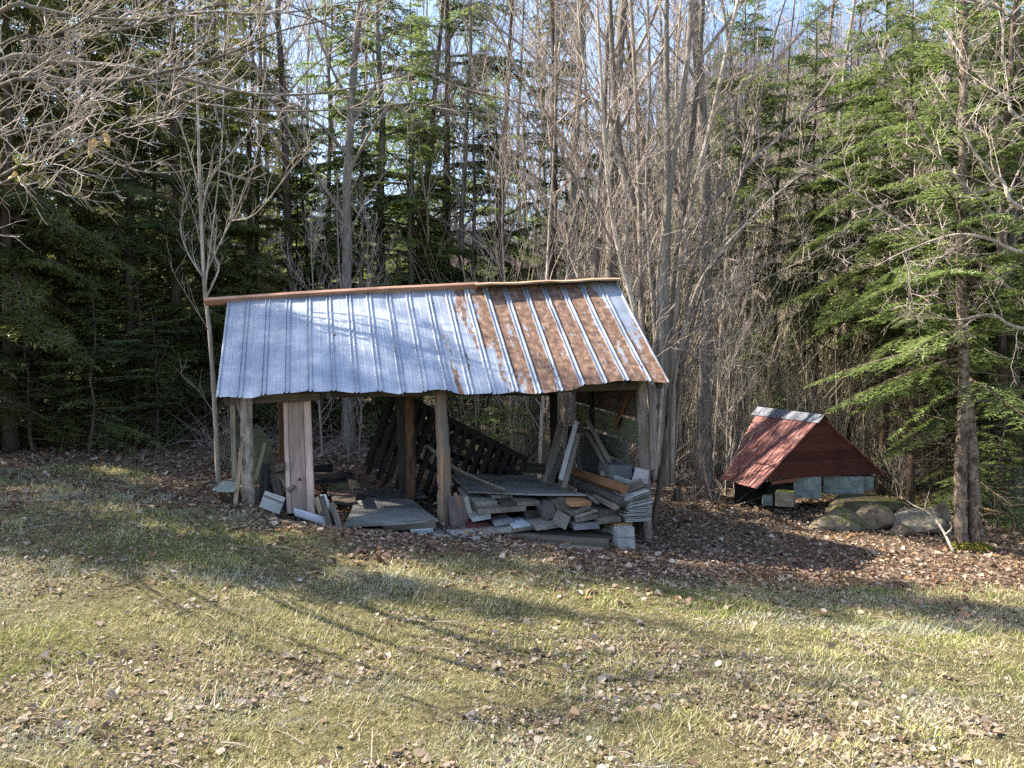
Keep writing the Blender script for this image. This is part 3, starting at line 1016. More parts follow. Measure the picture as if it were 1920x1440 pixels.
# multi-stemmed maple behind the right end of the shed
def maple_clump():
    rs = np.random.RandomState(77)
    base = W(1238, 905, 11.2); base.z = HZ(base.x, base.y)
    t = thing('maple_tree', base, 'many stemmed bare maple with pale stems behind the shed right end', 'tree')
    st = [
        ([(1236, 905), (1216, 700), (1203, 600), (1200, 430), (1193, 200), (1180, -60)], 0.065, 0.03),
        ([(1240, 910), (1232, 620), (1218, 500), (1180, 350), (1155, 220), (1140, -80)], 0.085, 0.04),
        ([(1245, 910), (1240, 640), (1240, 500), (1262, 300), (1290, 100), (1300, -80)], 0.088, 0.035),
        ([(1250, 905), (1254, 640), (1268, 470), (1290, 330), (1312, 100), (1322, -80)], 0.075, 0.035),
        ([(1256, 905), (1266, 600), (1284, 440), (1340, 200), (1392, -40)], 0.075, 0.03),
        ([(1246, 905), (1246, 640), (1252, 420), (1250, 200), (1250, -80)], 0.08, 0.04),
        ([(1258, 800), (1268, 690), (1300, 560), (1345, 480), (1450, 370), (1540, 300)], 0.04, 0.012),
        ([(1260, 780), (1290, 640), (1330, 500), (1400, 300), (1440, 120)], 0.035, 0.012),
        ([(1230, 760), (1205, 640), (1150, 420), (1130, 200), (1118, -40)], 0.05, 0.022),
        ([(1240, 700), (1190, 560), (1110, 380), (1010, 250), (950, 180)], 0.03, 0.009),
        ([(1262, 760), (1340, 600), (1440, 520), (1560, 470)], 0.022, 0.007),
        ([(1242, 900), (1226, 600), (1212, 380), (1218, 150), (1212, -60)], 0.035, 0.018),
        ([(1252, 900), (1262, 560), (1276, 360), (1268, 150), (1282, -60)], 0.035, 0.018),
        ([(1262, 900), (1290, 560), (1352, 330), (1372, 150), (1440, -40)], 0.032, 0.014),
        ([(1238, 880), (1180, 520), (1168, 330), (1100, 150), (1080, -40)], 0.03, 0.014),
        ([(1250, 640), (1290, 660), (1330, 700)], 0.012, 0.004),
    ]
    cr = MB()
    for k, (p, r0, r1) in enumerate(st):
        Y = 11.2 + 0.35 * math.sin(k * 2.1)
        pts = WP([(a, b, Y + 0.0) for a, b in p], Y)
        mb = MB()
        r0, r1 = r0 * 0.82, r1 * 0.82
        limb(mb, cr, pts, r0, r1, rs, 13, 1.15, 0.011, 0.4, 7, 3, (0, 6, 4, 2), t0=0.33 if k < 6 else 0.15)
        m = mb.mesh('stem', M_BARK_GREY if k % 2 else M_BARK_PALE, True)
        obj('stem', m, None, t)
    obj('crown', cr.mesh('crown', M_TWIG), None, t)


maple_clump()


# pale sapling left of the shed
def pale_sapling():
    rs = np.random.RandomState(31)
    Y = 9.3
    b = W(411, 908, Y)
    t = thing('sapling', (b.x, b.y, HZ(b.x, b.y)), 'tall thin sapling with pale upswept twigs beside the left end of the roof', 'sapling')
    mb, cr = MB(), MB()
    limb(mb, cr, WP([(411, 925), (404, 780), (395, 640), (384, 540), (378, 430), (372, 250), (368, 60), (366, -60)], Y), 0.034, 0.009, rs, 9, 0.9, 0.006, 0.7, 8, 2, (0, 5, 3), (15, 35))
    for p in ([(384, 545), (392, 480), (402, 400), (415, 280), (420, 170), (428, 40)],
              [(382, 520), (420, 440), (433, 415), (470, 330), (495, 250), (540, 215)],
              [(433, 415), (436, 360), (424, 310)], [(433, 415), (480, 400), (545, 320), (590, 270)],
              [(380, 520), (350, 470), (338, 420), (352, 385)], [(374, 360), (360, 300), (340, 240), (325, 200), (332, 120)],
              [(386, 560), (410, 505), (402, 478), (404, 440)], [(378, 400), (398, 330), (470, 240), (500, 130), (520, 60)]):
        limb(mb, cr, WP(p, Y + rs.uniform(-0.4, 0.4) * 0.3), 0.011, 0.004, rs, 7, 0.5, 0.004, 0.6, 5, 2, (0, 4, 3), (15, 40))
    obj('trunk', mb.mesh('trunk', M_BARK_PALE, True), None, t)
    obj('crown', cr.mesh('crown', M_BARK_PALE), None, t)


pale_sapling()


# near beech whose limbs reach into the upper left of the view
def near_beech():
    rs = np.random.RandomState(19)
    base = Vector((-6.9, 9.2, HZ(-6.9, 9.2)))
    t = thing('beech_tree', base, 'near bare beech whose long limbs reach across the upper left', 'tree')
    tr = MB()
    P = [np.array(base) + [0, 0, -0.2], np.array(base) + [0.05, -0.1, 2], np.array(base) + [0.15, -0.2, 4], np.array(base) + [0.2, 0, 6], np.array(base) + [0.1, 0.1, 9]]
    tr.tube(spline(P), np.linspace(0.2, 0.05, 21), 12, True)
    obj('trunk', tr.mesh('trunk', M_BARK_GREY, True), None, t)
    cr = MB()
    limbs = [([(0, 115), (100, 118), (200, 122), (320, 142), (420, 166), (500, 178), (620, 172), (760, 140)], 5.6, 3.4, 0.026, 0.005),
             ([(0, 162), (120, 160), (240, 148), (350, 125), (430, 100), (520, 60), (640, 30)], 5.1, 3.0, 0.020, 0.004),
             ([(0, 146), (140, 152), (250, 150), (310, 180), (380, 195), (500, 208), (640, 205), (800, 190)], 5.9, 3.2, 0.018, 0.004),
             ([(0, 22), (60, 14), (110, 24), (200, 36), (290, 34), (400, 22), (470, 26), (570, 20), (760, -12)], 5.3, 3.9, 0.018, 0.004),
             ([(0, 255), (100, 258), (180, 250), (260, 234), (320, 195)], 4.7, 2.6, 0.011, 0.003),
             ([(0, 330), (60, 292), (108, 248), (135, 215), (152, 196)], 4.5, 2.4, 0.010, 0.003),
             ([(0, 345), (55, 328), (110, 303)], 4.4, 2.4, 0.007, 0.0025),
             ([(130, 240), (185, 288), (240, 315), (290, 324), (350, 320), (400, 302)], 5.0, None, 0.008, 0.003),
             ([(180, 62), (260, 50), (330, 25), (380, -15)], 5.2, None, 0.008, 0.003),
             ([(0, 210), (60, 150), (130, 70), (190, 10)], 5.5, 3.1, 0.010, 0.003),
             ([(0, 85), (90, 70), (170, 30), (230, -20)], 4.9, 3.4, 0.012, 0.003),
             ([(390, 22), (400, 45), (370, 75), (300, 110), (240, 132)], 5.3, None, 0.012, 0.004),
             ([(250, -20), (340, 20), (430, 8), (560, 30), (700, 70)], 5.6, None, 0.010, 0.003)]
    for p, Y, z0, r0, r1 in limbs:
        pts = WP(p, Y)
        if z0:
            pts = [Vector((-6.75, 9.1, z0 + 0.2)), Vector((-4.9, (7.8 + Y) / 2, (z0 + pts[0].z) / 2 + 0.05))] + pts
        L = sum((pts[i + 1] - pts[i]).length for i in range(len(pts) - 1))
        mb = MB()
        limb(mb, cr, pts, r0 * (1.0 if z0 else 0.9), r1, rs, int(L * 4.5), 0.42, 0.0055, 0.15, 7, 2, (0, 5, 3), (25, 60))
        obj('limb', mb.mesh('limb', M_BARK_GREY, True), None, t)
    obj('crown', cr.mesh('crown', M_TWIG), None, t)
    lm, nt, b = new_mat('withered_leaf')
    b.inputs['Base Color'].default_value = (0.62, 0.38, 0.12, 1); b.inputs['Roughness'].default_value = 0.7
    for px, py, a, ln in [(166, 262, 0.1, 0.11), (175, 258, -0.2, 0.09), (192, 243, 0.35, 0.11), (26, 320, -0.5, 0.07)]:
        m = MB()
        p = np.array(W(px, py, 4.75))
        V = []
        for k in range(6):
            u = k / 5; w = 0.02 * math.sin(math.pi * min(1, u * 0.9 + 0.08)) + 0.001
            c = p + np.array([math.sin(a) * u * ln, 0.012 * math.sin(u * 5), -math.cos(a) * u * ln])
            V += [c + [-w, 0.012, 0], c, c + [w, 0.012, 0]]
        m.add(V, [q for k in range(5) for q in ((k * 3, k * 3 + 1, k * 3 + 4, k * 3 + 3), (k * 3 + 1, k * 3 + 2, k * 3 + 5, k * 3 + 4))])
        obj('leaf', m.mesh('leaf', lm, True), None, t)


near_beech()


# the mossy footed hemlock at the right
def right_hemlock():
    Y = 9.5
    b = W(1818, 1022, Y)
    z = HZ(b.x, b.y)
    parts = conifer_parts(506, 7.6, 1.6, 1.75, 16.0, 0.068, 0.026, 0.036, 0.34, 0.12, fmat=M_HEMLOCK, tmat=M_BARK_GREY, gap=0.1, twigden=1.0, dead=16, jit=20, tum=0.5)
    t = thing('hemlock_tree', (b.x, b.y, z), 'nearest hemlock at the right with twin trunk foot in yellow moss', 'tree')
    for nm, me in list(zip(CN, parts))[1:]:
        c = obj(nm, me, Matrix.Translation((b.x, b.y, z)) @ Matrix.Rotation(4.3, 4, 'Z'), t)
    mb = MB(); S = spline([W(1803, 1035, Y), W(1801, 960, Y), W(1802, 860, Y), W(1806, 780, Y), W(1806, 640, Y), W(1802, 500, Y), W(1806, 200, Y), W(1808, -100, Y)])
    mb.tube(S, np.linspace(0.08, 0.045, len(S)) * (1 + 0.06 * np.random.RandomState(1).normal(0, 1, len(S))), 12)
    obj('trunk', mb.mesh('trunk', M_BARK_HEM, True), None, t)
    mb = MB(); S = spline([W(1832, 1040, Y + .02), W(1827, 960, Y), W(1823, 860, Y), W(1818, 780, Y), W(1810, 700, Y)])
    mb.tube(S, np.linspace(0.086, 0.05, len(S)) * (1 + 0.06 * np.random.RandomState(2).normal(0, 1, len(S))), 12)
    obj('trunk', mb.mesh('trunk', M_BARK_HEM, True), None, t)
    # moss cushion
    n = 1500
    a = RS.rand(n) * 6.283; rr = 0.09 + 0.09 * RS.rand(n)
    x = b.x + np.cos(a) * rr * 1.45; y = b.y + np.sin(a) * rr
    zz = H(x, y) + np.maximum(0, 0.10 - (rr - 0.1) * 0.9) * (0.4 + 0.8 * RS.rand(n))
    Q, C = leaf_quads(x, y, zz, 0.014 + 0.012 * RS.rand(n), pick([(0.26, 0.23, 0.04), (0.18, 0.17, 0.04), (0.32, 0.28, 0.07)], RS.rand(n)), 1.0)
    o = obj('moss', tri_mesh('moss', Q, M_LEAF, C, 4), None, t); o['kind'] = 'stuff'


right_hemlock()


# bare tree outside the right edge whose limbs reach in, and pinkish twiggy trees
def right_bare():
    rs = np.random.RandomState(91)
    base = Vector((8.4, 9.6, HZ(8.4, 9.6)))
    t = thing('bare_tree', base, 'bare tree at the right edge with pale twiggy limbs reaching left', 'tree')
    tr = MB()
    tr.tube(spline([np.array(base) + [0, 0, -0.2], np.array(base) + [0, 0, 3], np.array(base) + [-.1, .1, 6], np.array(base) + [0, 0, 9]]), np.linspace(0.14, 0.04, 16), 10)
    obj('trunk', tr.mesh('trunk', M_BARK_PALE, True), None, t)
    cr = MB()
    for p, Y, z in [([(1940, 240), (1890, 190), (1850, 150), (1800, 110), (1740, 70)], 8.6, 3.4),
                    ([(1940, 400), (1880, 340), (1830, 290), (1800, 230), (1770, 180)], 8.4, 3.0),
                    ([(1940, 480), (1860, 450), (1790, 440), (1700, 470), (1640, 500)], 8.8, 2.6),
                    ([(1940, 500), (1860, 400), (1800, 340), (1740, 260), (1680, 150), (1620, 60)], 9.0, 2.4),
                    ([(1940, 560), (1850, 500), (1760, 460), (1660, 400), (1560, 330), (1500, 300)], 9.3, 2.2),
                    ([(1940, 60), (1880, 20), (1820, 0), (1760, -20)], 8.6, 4.2),
                    ([(1940, 620), (1860, 590), (1780, 600), (1700, 560)], 8.8, 2.0),
                    ([(1940, 330), (1840, 360), (1720, 370), (1600, 400)], 9.6, 2.6)]:
        pts = [Vector((8.35, 9.5, z))] + WP(p, Y)
        mb = MB()
        limb(mb, cr, pts, 0.026, 0.005, rs, 19, 0.7, 0.006, 0.15, 6, 3, (0, 5, 3, 2), (25, 65))
        obj('limb', mb.mesh('limb', M_BARK_PALE, True), None, t)
    obj('crown', cr.mesh('crown', M_TWIG), None, t)


right_bare()


# pale vertical brush behind the hut and far woods on the hill
def thicket():
    rs = np.random.RandomState(8)
    mb = MB()
    n = 7200
    for i in range(n):
        Y = rs.uniform(15.0, 34) if i % 3 else rs.uniform(14.0, 18)
        px = rs.uniform(1240, 2050) if i % 3 else rs.uniform(860, 2050)
        x = X(px, Y); z = HZ(x, Y) if i % 6 == 0 else z if False else float(-0.5)
        h = rs.uniform(1.2, 3.8) * (1 + 0.4 * rs.rand())
        d = rs.normal(0, 0.13, 2)
        d2 = d + rs.normal(0, 0.16, 2)
        r = 0.0035 + 0.003 * rs.rand()
        p = np.array([x, Y, z])
        mb.tube([p, p + [d[0] * h * .5, d[1] * h * .5, h * .5], p + [d2[0] * h, d2[1] * h, h]], [r, r * .8, r * .4], 3, False)
        for k in range(2):
            u = rs.uniform(0.35, 0.8); q = p + [d[0] * h * u, d[1] * h * u, h * u]
            e = rs.normal(0, 0.35, 2)
            mb.tube([q, q + [e[0] * .6, e[1] * .6, 0.45]], [r * .6, r * .3], 3, False)
    me = mb.mesh('brush_thicket', None)
    m, nt, b = new_mat('dry_brush')
    g = noise_tex(nt, 'World', (1, 1, 0.5), 3, 0.6, s=3)
    nt.links.new(ramp(nt, g, [(0.35, (0.34, 0.275, 0.18)), (0.65, (0.60, 0.51, 0.36))]), b.inputs['Base Color'])
    b.inputs['Roughness'].default_value = 0.9
    me.materials.append(m)
    o = obj('brush_thicket', me)
    tag(o, 'dense pale leafless brush behind the red hut', kind='stuff')
    # low tangled understory behind the shed
    mb = MB()
    for i in range(2600):
        Y = rs.uniform(11.8, 19); px = rs.uniform(-50, 1400)
        x = X(px, Y); z = HZ(x, Y) if False else -0.54 * math.tanh((x + .1) / 4.5)
        p = np.array([x, Y, z]); a = rs.rand() * 6.28; L = rs.uniform(0.3, 1.1)
        e = rs.uniform(0.1, 1.1)
        d = np.array([math.cos(a), math.sin(a), e])
        mb.tube([p, p + d * L * .5, p + d * L + [0, 0, -.12 * L]], [0.005, .004, .002], 3, False)
    o = obj('understory_twigs', mb.mesh('understory_twigs', M_TWIG_FAR))
    tag(o, 'tangle of thin bare twigs under the trees behind the shed', kind='stuff')
    # far wood on the hillside
    T = []
    n = 13000
    Y = rs.uniform(38, 110, n); px = rs.uniform(-100, 2050, n)
    x = (px - 960) / F * Y
    z = H(x, Y) - 0.2
    h = rs.uniform(5, 11, n) * (1 + 0.7 * smooth(0, 20, x)); w = rs.uniform(0.03, 0.09, n)
    def strip(p0, p1, w0):
        d = p1 - p0
        a = rs.rand(len(p0)) * 6.28
        s = np.stack([np.cos(a), np.sin(a) * .5, 0 * a], -1) * w0[:, None]
        V = np.zeros((len(p0), 3, 3)); V[:, 0] = p0 - s; V[:, 1] = p0 + s; V[:, 2] = p1
        T.append(V)
        s2 = np.stack([-np.sin(a) * .7, np.cos(a), 0 * a], -1) * w0[:, None]
        V = np.zeros((len(p0), 3, 3)); V[:, 0] = p0 - s2; V[:, 1] = p0 + s2; V[:, 2] = p1
        T.append(V)
    p0 = np.stack([x, Y, z], -1)
    top = p0 + np.stack([rs.normal(0, .5, n), rs.normal(0, .5, n), h], -1)
    strip(p0, top, w)
    for k in range(9):
        u = rs.uniform(0.15, 0.95, n)[:, None]
        q = p0 * (1 - u) + top * u
        L = rs.uniform(0.6, 2.2, n) * (1.1 - u[:, 0])
        a = rs.rand(n) * 6.28
        strip(q, q + np.stack([np.cos(a) * L, np.sin(a) * L, L * rs.uniform(.4, 1.4, n)], -1), w * 0.3 + 0.01)
    o = obj('distant_woods', tri_mesh('distant_woods', np.concatenate(T), M_TWIG_FAR))
    tag(o, 'leafless wood covering the distant hillside', kind='stuff')


thicket()


# ------------------------------------------------------------------ the open shed
EL, ER = W(405, 747, 8.0), W(1257, 720, 8.4)
RL, RR = W(427, 563, 9.3), W(1156, 528, 9.75)
EAVE = ([405, 470, 500, 530, 590, 640, 700, 745, 775, 800, 850, 900, 950, 1018, 1050, 1100, 1150, 1200, 1230, 1257],
        [0, 2, -1, -5, -6, -1.5, 0, 4, 3, -4, 7, 10, 9, 12, 9, -3, -6, -8, -1, 0])


def roof_pt(u, v):
    e = EL * (1 - u) + ER * u
    r = RL * (1 - u) + RR * u
    p = e * (1 - v) + r * v
    dev = np.interp(405 + 852 * u, EAVE[0], EAVE[1]) * 8.2 / F
    p.z -= dev * (1 - v) ** 2.2
    p.z += 0.006 * math.sin(u * 31 + v * 5) * v - 0.018 * math.sin(math.pi * v) * (0.5 + 0.5 * math.sin(u * 14))
    return p


BKL = RL + Vector((RL.x - EL.x, RL.y - EL.y, EL.z - RL.z))
BKR = RR + Vector((RR.x - ER.x, RR.y - ER.y, ER.z - RR.z))


def back_pt(u, v):
    return (BKL * (1 - u) + BKR * u) * (1 - v) + (RL * (1 - u) + RR * u) * v


def zinc_mat():
    m, nt, b = new_mat('galvanised_and_rusty_sheet')
    uv = nt.nodes.new('ShaderNodeUVMap')
    sx = nt.nodes.new('ShaderNodeSeparateXYZ'); nt.links.new(uv.outputs[0], sx.inputs[0])
    u, v = sx.outputs[0], sx.outputs[1]
    rib = nt.nodes.new('ShaderNodeAttribute'); rib.attribute_name = 'rib'

    def uvnoise(su, sv, det=4, rough=0.6, off=0.0):
        mp = nt.nodes.new('ShaderNodeMapping'); mp.inputs['Scale'].default_value = (su, sv, 1); mp.inputs['Location'].default_value = (off, off, 0)
        no = nt.nodes.new('ShaderNodeTexNoise'); no.inputs['Scale'].default_value = 1; no.inputs['Detail'].default_value = det; no.inputs['Roughness'].default_value = rough
        nt.links.new(uv.outputs[0], mp.inputs[0]); nt.links.new(mp.outputs[0], no.inputs[0])
        return no.outputs[0]
    iv = mathn(nt, 'POWER', mathn(nt, 'SUBTRACT', 1.0, v), 1.6)
    uu = mathn(nt, 'SUBTRACT', u, mathn(nt, 'MULTIPLY', iv, 0.12))
    A = ramp(nt, uu, [(0.44, (0.12,) * 3), (0.52, (0.36,) * 3), (0.58, (0.60,) * 3), (0.63, (0.76,) * 3), (0.90, (0.78,) * 3), (0.945, (0.34,) * 3)])
    # one thin rusty run left of the main patch
    run = mathn(nt, 'SUBTRACT', u, mathn(nt, 'MULTIPLY_ADD', v, -0.012, 0.528))
    run = ramp(nt, mathn(nt, 'ABSOLUTE', run), [(0.004, (0.62,) * 3), (0.012, (0.0,) * 3)])
    A = mathn(nt, 'MAXIMUM', A, mathn(nt, 'MULTIPLY', run, mathn(nt, 'SUBTRACT', 1.15, v)))
    n1 = uvnoise(48, 2.4, 5, 0.65)
    n2 = uvnoise(110, 22, 4, 0.75, 3.3)
    f = mathn(nt, 'ADD', A, mathn(nt, 'MULTIPLY', mathn(nt, 'SUBTRACT', n1, 0.5), 1.9))
    f = mathn(nt, 'ADD', f, mathn(nt, 'MULTIPLY', mathn(nt, 'SUBTRACT', n2, 0.5), 1.0))
    f = mathn(nt, 'SUBTRACT', f, mathn(nt, 'MULTIPLY', rib.outputs['Fac'], 0.5))
    rust = ramp(nt, f, [(0.47, (0, 0, 0)), (0.56, (1, 1, 1))])
    n3 = uvnoise(70, 20, 5, 0.7, 8.1)
    n4 = uvnoise(9, 5, 4, 0.6, 1.7)
    rc = ramp(nt, n3, [(0.34, (0.05, 0.027, 0.019)), (0.5, (0.135, 0.073, 0.048)), (0.66, (0.27, 0.165, 0.11))])
    zc = ramp(nt, n4, [(0.35, (0.25, 0.29, 0.36)), (0.5, (0.33, 0.37, 0.44)), (0.68, (0.52, 0.54, 0.57))])
    zc = mixc(nt, mathn(nt, 'MULTIPLY', ramp(nt, n2, [(0.55, (0, 0, 0)), (0.72, (1, 1, 1))]), 0.35), zc, (0.80, 0.80, 0.76))
    n5 = uvnoise(90, 1.6, 4, 0.7, 5.5)
    zc = mixc(nt, mathn(nt, 'MULTIPLY', ramp(nt, n5, [(0.48, (0, 0, 0)), (0.7, (1, 1, 1))]), 0.45), zc, (0.24, 0.25, 0.27))
    nt.links.new(mixc(nt, rust, zc, rc), b.inputs['Base Color'])
    nt.links.new(mathn(nt, 'MULTIPLY_ADD', rust, -0.5, 0.5), b.inputs['Metallic'])
    nt.links.new(mathn(nt, 'MULTIPLY_ADD', rust, 0.45, 0.42), b.inputs['Roughness'])
    bump(nt, b, n3, 0.25, 0.004)
    return m


def roof_sheet_mesh(fn, k, nsheet, nrib, mat, lift, width):
    """sheet k with paired ribs running down the slope"""
    us, hs = [], []
    u0, u1 = k / nsheet, (k + 1) / nsheet
    a = u0 - (0.004 if k else 0)
    prof = [(-0.032, 0), (-0.026, 1), (-0.018, 1), (-0.012, 0.1), (0.012, 0.1), (0.018, 1), (0.026, 1), (0.032, 0)]
    pts = [(a, 0.0)]
    per = nrib / nsheet
    for j in range(int(round(per)) + 1):
        uc = u0 + j / nrib
        for o, h in prof:
            uu = uc + o / width
            if a < uu < u1 + 0.0001:
                pts.append((uu, h))
        # faint stiffening line in the middle of the flat
        if uc + 0.5 / nrib < u1:
            for o, h in ((-0.01, 0), (0, 0.08), (0.01, 0)):
                pts.append((uc + 0.5 / nrib + o / width, h))
    pts.append((u1, 0.0))
    pts = sorted(set(pts))
    nv = 26
    V, UV, RB = [], [], []
    for i in range(nv + 1):
        v = i / nv
        for (u, h) in pts:
            p = fn(u, v)
            e = 1e-3
            nrm = (fn(u + e, v) - p).cross(fn(u, v + e) - p).normalized()
            if nrm.z < 0: nrm = -nrm
            dent = 0.0025 * math.sin(u * 90 + v * 7 + k) * math.sin(v * 23 + u * 17)
            jag = 0.0
            if i == 0:
                jag = (fn(u, 0.02) - p).normalized() * 0.012 * math.sin(u * 71 + k * 2.0)
                p = p + jag
            p = p + nrm * (h * 0.019 + dent + lift + 0.003 * (k % 2))
            V.append(p); UV.append((u, v)); RB.append(1.0 if h > 0.09 else 0.0)
    m = len(pts)
    Fc = [(i * m + j, i * m + j + 1, (i + 1) * m + j + 1, (i + 1) * m + j) for i in range(nv) for j in range(m - 1)]
    me = bpy.data.meshes.new('roof_sheet')
    me.from_pydata([tuple(v) for v in V], [], Fc)
    uvl = me.uv_layers.new(name='UVMap')
    for l in me.loops:
        uvl.data[l.index].uv = UV[l.vertex_index]
    at = me.attributes.new('rib', 'FLOAT', 'POINT'); at.data.foreach_set('value', RB)
    me.materials.append(mat)
    return me


def solid(o, t):
    md = o.modifiers.new('thickness', 'SOLIDIFY'); md.thickness = t; md.offset = -1
    return o


SHED = thing('open_shed', W(833, 985, 8.5), 'sagging open shed with blue grey and rusty corrugated metal roof', 'shed')
ZM = zinc_mat()
for k in range(5):
    solid(obj('roof_sheet', roof_sheet_mesh(roof_pt, k, 5, 20, ZM, 0.012, 4.63), None, SHED), 0.002)
    solid(obj('roof_sheet', roof_sheet_mesh(back_pt, k, 5, 20, ZM, 0.012, 4.63), None, SHED), 0.002)
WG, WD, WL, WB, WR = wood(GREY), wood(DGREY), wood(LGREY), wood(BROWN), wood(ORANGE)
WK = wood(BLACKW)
WPINK = wood((0.44, 0.32, 0.265), 0.2, 0.5)
WRIDGE = wood((0.42, 0.24, 0.17), 0.25, 0.6)
rust_m = wood((0.27, 0.15, 0.08), 0.5, 0.4)
# ridge board and cap
a, b_ = W(384, 566, 9.25), W(896, 536, 9.55)
plank('ridge_board', a + Vector((0, 0, 0.0)), b_, 0.105, 0.04, (0.2, -0.75, 0.55), WRIDGE, SHED, 'pinkish weathered ridge board over the left part')
plank('ridge_board', W(384, 570, 9.33), W(640, 556, 9.45), 0.06, 0.05, (0, 0, 1), wood((0.2, 0.11, 0.07)), SHED)
def ridge_cap():
    mb = MB()
    A0, A1 = W(889, 531, 9.5), W(1160, 520, 9.72)
    V = []
    n = 10
    for i in range(n + 1):
        p = A0.lerp(A1, i / n); p.z += 0.006 * math.sin(i * 1.7)
        V += [p + Vector((0.02, -0.13, -0.045)), p + Vector((0.02, -0.125, -0.028)), p, p + Vector((-0.03, 0.13, -0.10))]
    mb.add([tuple(v) for v in V], [(i * 4 + j, (i + 1) * 4 + j, (i + 1) * 4 + j + 1, i * 4 + j + 1) for i in range(n) for j in range(3)])
    m, nt, b = new_mat('rusty_cap')
    g = noise_tex(nt, 'Object', (3, 20, 20), 5, 0.6)
    nt.links.new(ramp(nt, g, [(0.35, (0.13, 0.07, 0.035)), (0.65, (0.42, 0.30, 0.19))]), b.inputs['Base Color'])
    b.inputs['Roughness'].default_value = 0.8
    o = obj('ridge_cap', mb.mesh('ridge_cap', m), None, SHED); solid(o, 0.003)
    o['label'] = 'rusty folded metal cap over the right part of the ridge'


ridge_cap()
for u in (0.02, 0.24, 0.47, 0.7, 0.9, 0.985):
    e0, e1 = roof_pt(u, 0.06) - Vector((0, 0, 0.1)), roof_pt(u, 0.99) - Vector((0, 0, 0.1))
    plank('rafter', e0, e1, 0.045, 0.085, (1, 0.2, 0), WD, SHED)
    plank('rafter', back_pt(u, 0.06) - Vector((0, 0, 0.06)), back_pt(u, 0.99) - Vector((0, 0, 0.06)), 0.045, 0.085, (1, 0.2, 0), WD, SHED)
for v in (0.1, 0.4, 0.7, 0.96):
    for u0, u1 in ((0.01, 0.16), (0.16, 0.34), (0.34, 0.5), (0.5, 0.66), (0.66, 0.82), (0.82, 0.99)):
        plank('purlin', roof_pt(u0, v) - Vector((0, 0, 0.035)), roof_pt(u1, v) - Vector((0, 0, 0.035)), 0.08, 0.02, (0, 1, 0.8), WD, SHED)
plank('header_beam', W(430, 752, 8.3), W(600, 742, 8.36), 0.05, 0.09, (0, 1, 0), WG, SHED)
plank('header_beam', W(600, 738, 8.4), W(1215, 722, 8.72), 0.05, 0.09, (0, 1, 0), WD, SHED)
plank('header_beam', W(470, 742, 10.35), W(1040, 735, 10.9), 0.05, 0.10, (0, 1, 0), WD, SHED)

post_m = bark('pale_log_bark', (0.13, 0.105, 0.085), (0.40, 0.33, 0.27), 6, 14, moss=(0.2, 0.165, 0.14))
peel_m = bark('peeled_log', (0.13, 0.08, 0.05), (0.44, 0.25, 0.13), 1.2, 26, moss=(0.13, 0.115, 0.10))


def log(name, pts, r0, r1, mat, parent=None, label=None, sides=12, seed=1):
    rs = np.random.RandomState(seed)
    S = spline(pts, 6)
    mb = MB()
    mb.tube(S, np.linspace(r0, r1, len(S)) * (1 + 0.045 * rs.normal(0, 1, len(S))), sides, True)
    c = Vector(S.mean(0))
    me = mb.mesh(name, mat, True)
    o = obj(name, me, None, parent)
    if label: o['label'] = label
    return o


log('post', [W(466, 968, 8.22), W(465, 900, 8.22), W(463, 830, 8.2), W(462, 780, 8.2), W(463, 738, 8.2)], 0.068, 0.058, post_m, SHED, 'thick barked log post at the left front')
log('post', [W(458, 790, 8.22), W(450, 765, 8.22), W(444, 736, 8.24)], 0.028, 0.026, post_m, SHED, 'forked stub of the left log post')
log('post', [W(833, 995, 8.5), W(833, 900, 8.5), W(830, 820, 8.5), W(827, 770, 8.5), W(827, 728, 8.5)], 0.078, 0.062, peel_m, SHED, 'peeled orange brown log post in the middle')
log('post', [W(1214, 1040, 8.75), W(1212, 960, 8.75), W(1208, 880, 8.75), W(1204, 800, 8.72), W(1203, 708, 8.72)], 0.062, 0.055, post_m, SHED, 'grey log post at the right front')
log('post', [W(771, 940, 9.45), W(770, 860, 9.45), W(768, 780, 9.45), W(767, 725, 9.45)], 0.062, 0.055, bark('brown_log', (0.06, 0.04, 0.03), (0.24, 0.14, 0.09), 4, 18), SHED)
plank('post', W(756, 925, 9.65), W(750, 728, 9.65), 0.09, 0.07, (1, 0.2, 0), WD, SHED, 'square grey post beside the rear log post')
plank('post', W(440, 915, 8.75), W(436, 738, 8.75), 0.055, 0.05, (1, 0.2, 0), wood((0.22, 0.20, 0.14)), SHED, 'thin squared post at the left end')
plank('post', W(1040, 905, 10.75), W(1037, 715, 10.75), 0.09, 0.09, (1, 0.2, 0), WK, SHED)
plank('post', W(533, 900, 9.6), W(530, 735, 9.5), 0.12, 0.03, (1, 0.1, 0), wood((0.09, 0.05, 0.03)), SHED, 'dark brown upright board behind the pink panel')

# right end wall of horizontal boards
wf, wr = Vector((1.415, 8.80, 0)), Vector((0.87, 10.78, 0))
zs = [-0.10, 0.17, 0.45, 0.72, 0.99, 1.22, 1.42]
wallmats = [WG, wood((0.15, 0.15, 0.14), 0.25), wood((0.13, 0.13, 0.12), 0.25), wood((0.15, 0.155, 0.13), 0.25), wood((0.12, 0.13, 0.085), 0.25), WD, WD]
for i, z in enumerate(zs):
    hh = 0.255 if i < 5 else 0.19
    a = wf + Vector((0, 0, z + 0.02 * math.sin(i * 3))); b_ = wr + Vector((0, 0, z + 0.1 + 0.02 * math.cos(i * 5)))
    if i == 3:
        plank('wall_board', a.lerp(b_, 0.16), b_, hh - 0.02, 0.02, (0, 0, 1), wallmats[i], SHED)
    else:
        plank('wall_board', a, b_, hh - 0.006, 0.02, (0, 0, 1), wallmats[i], SHED)
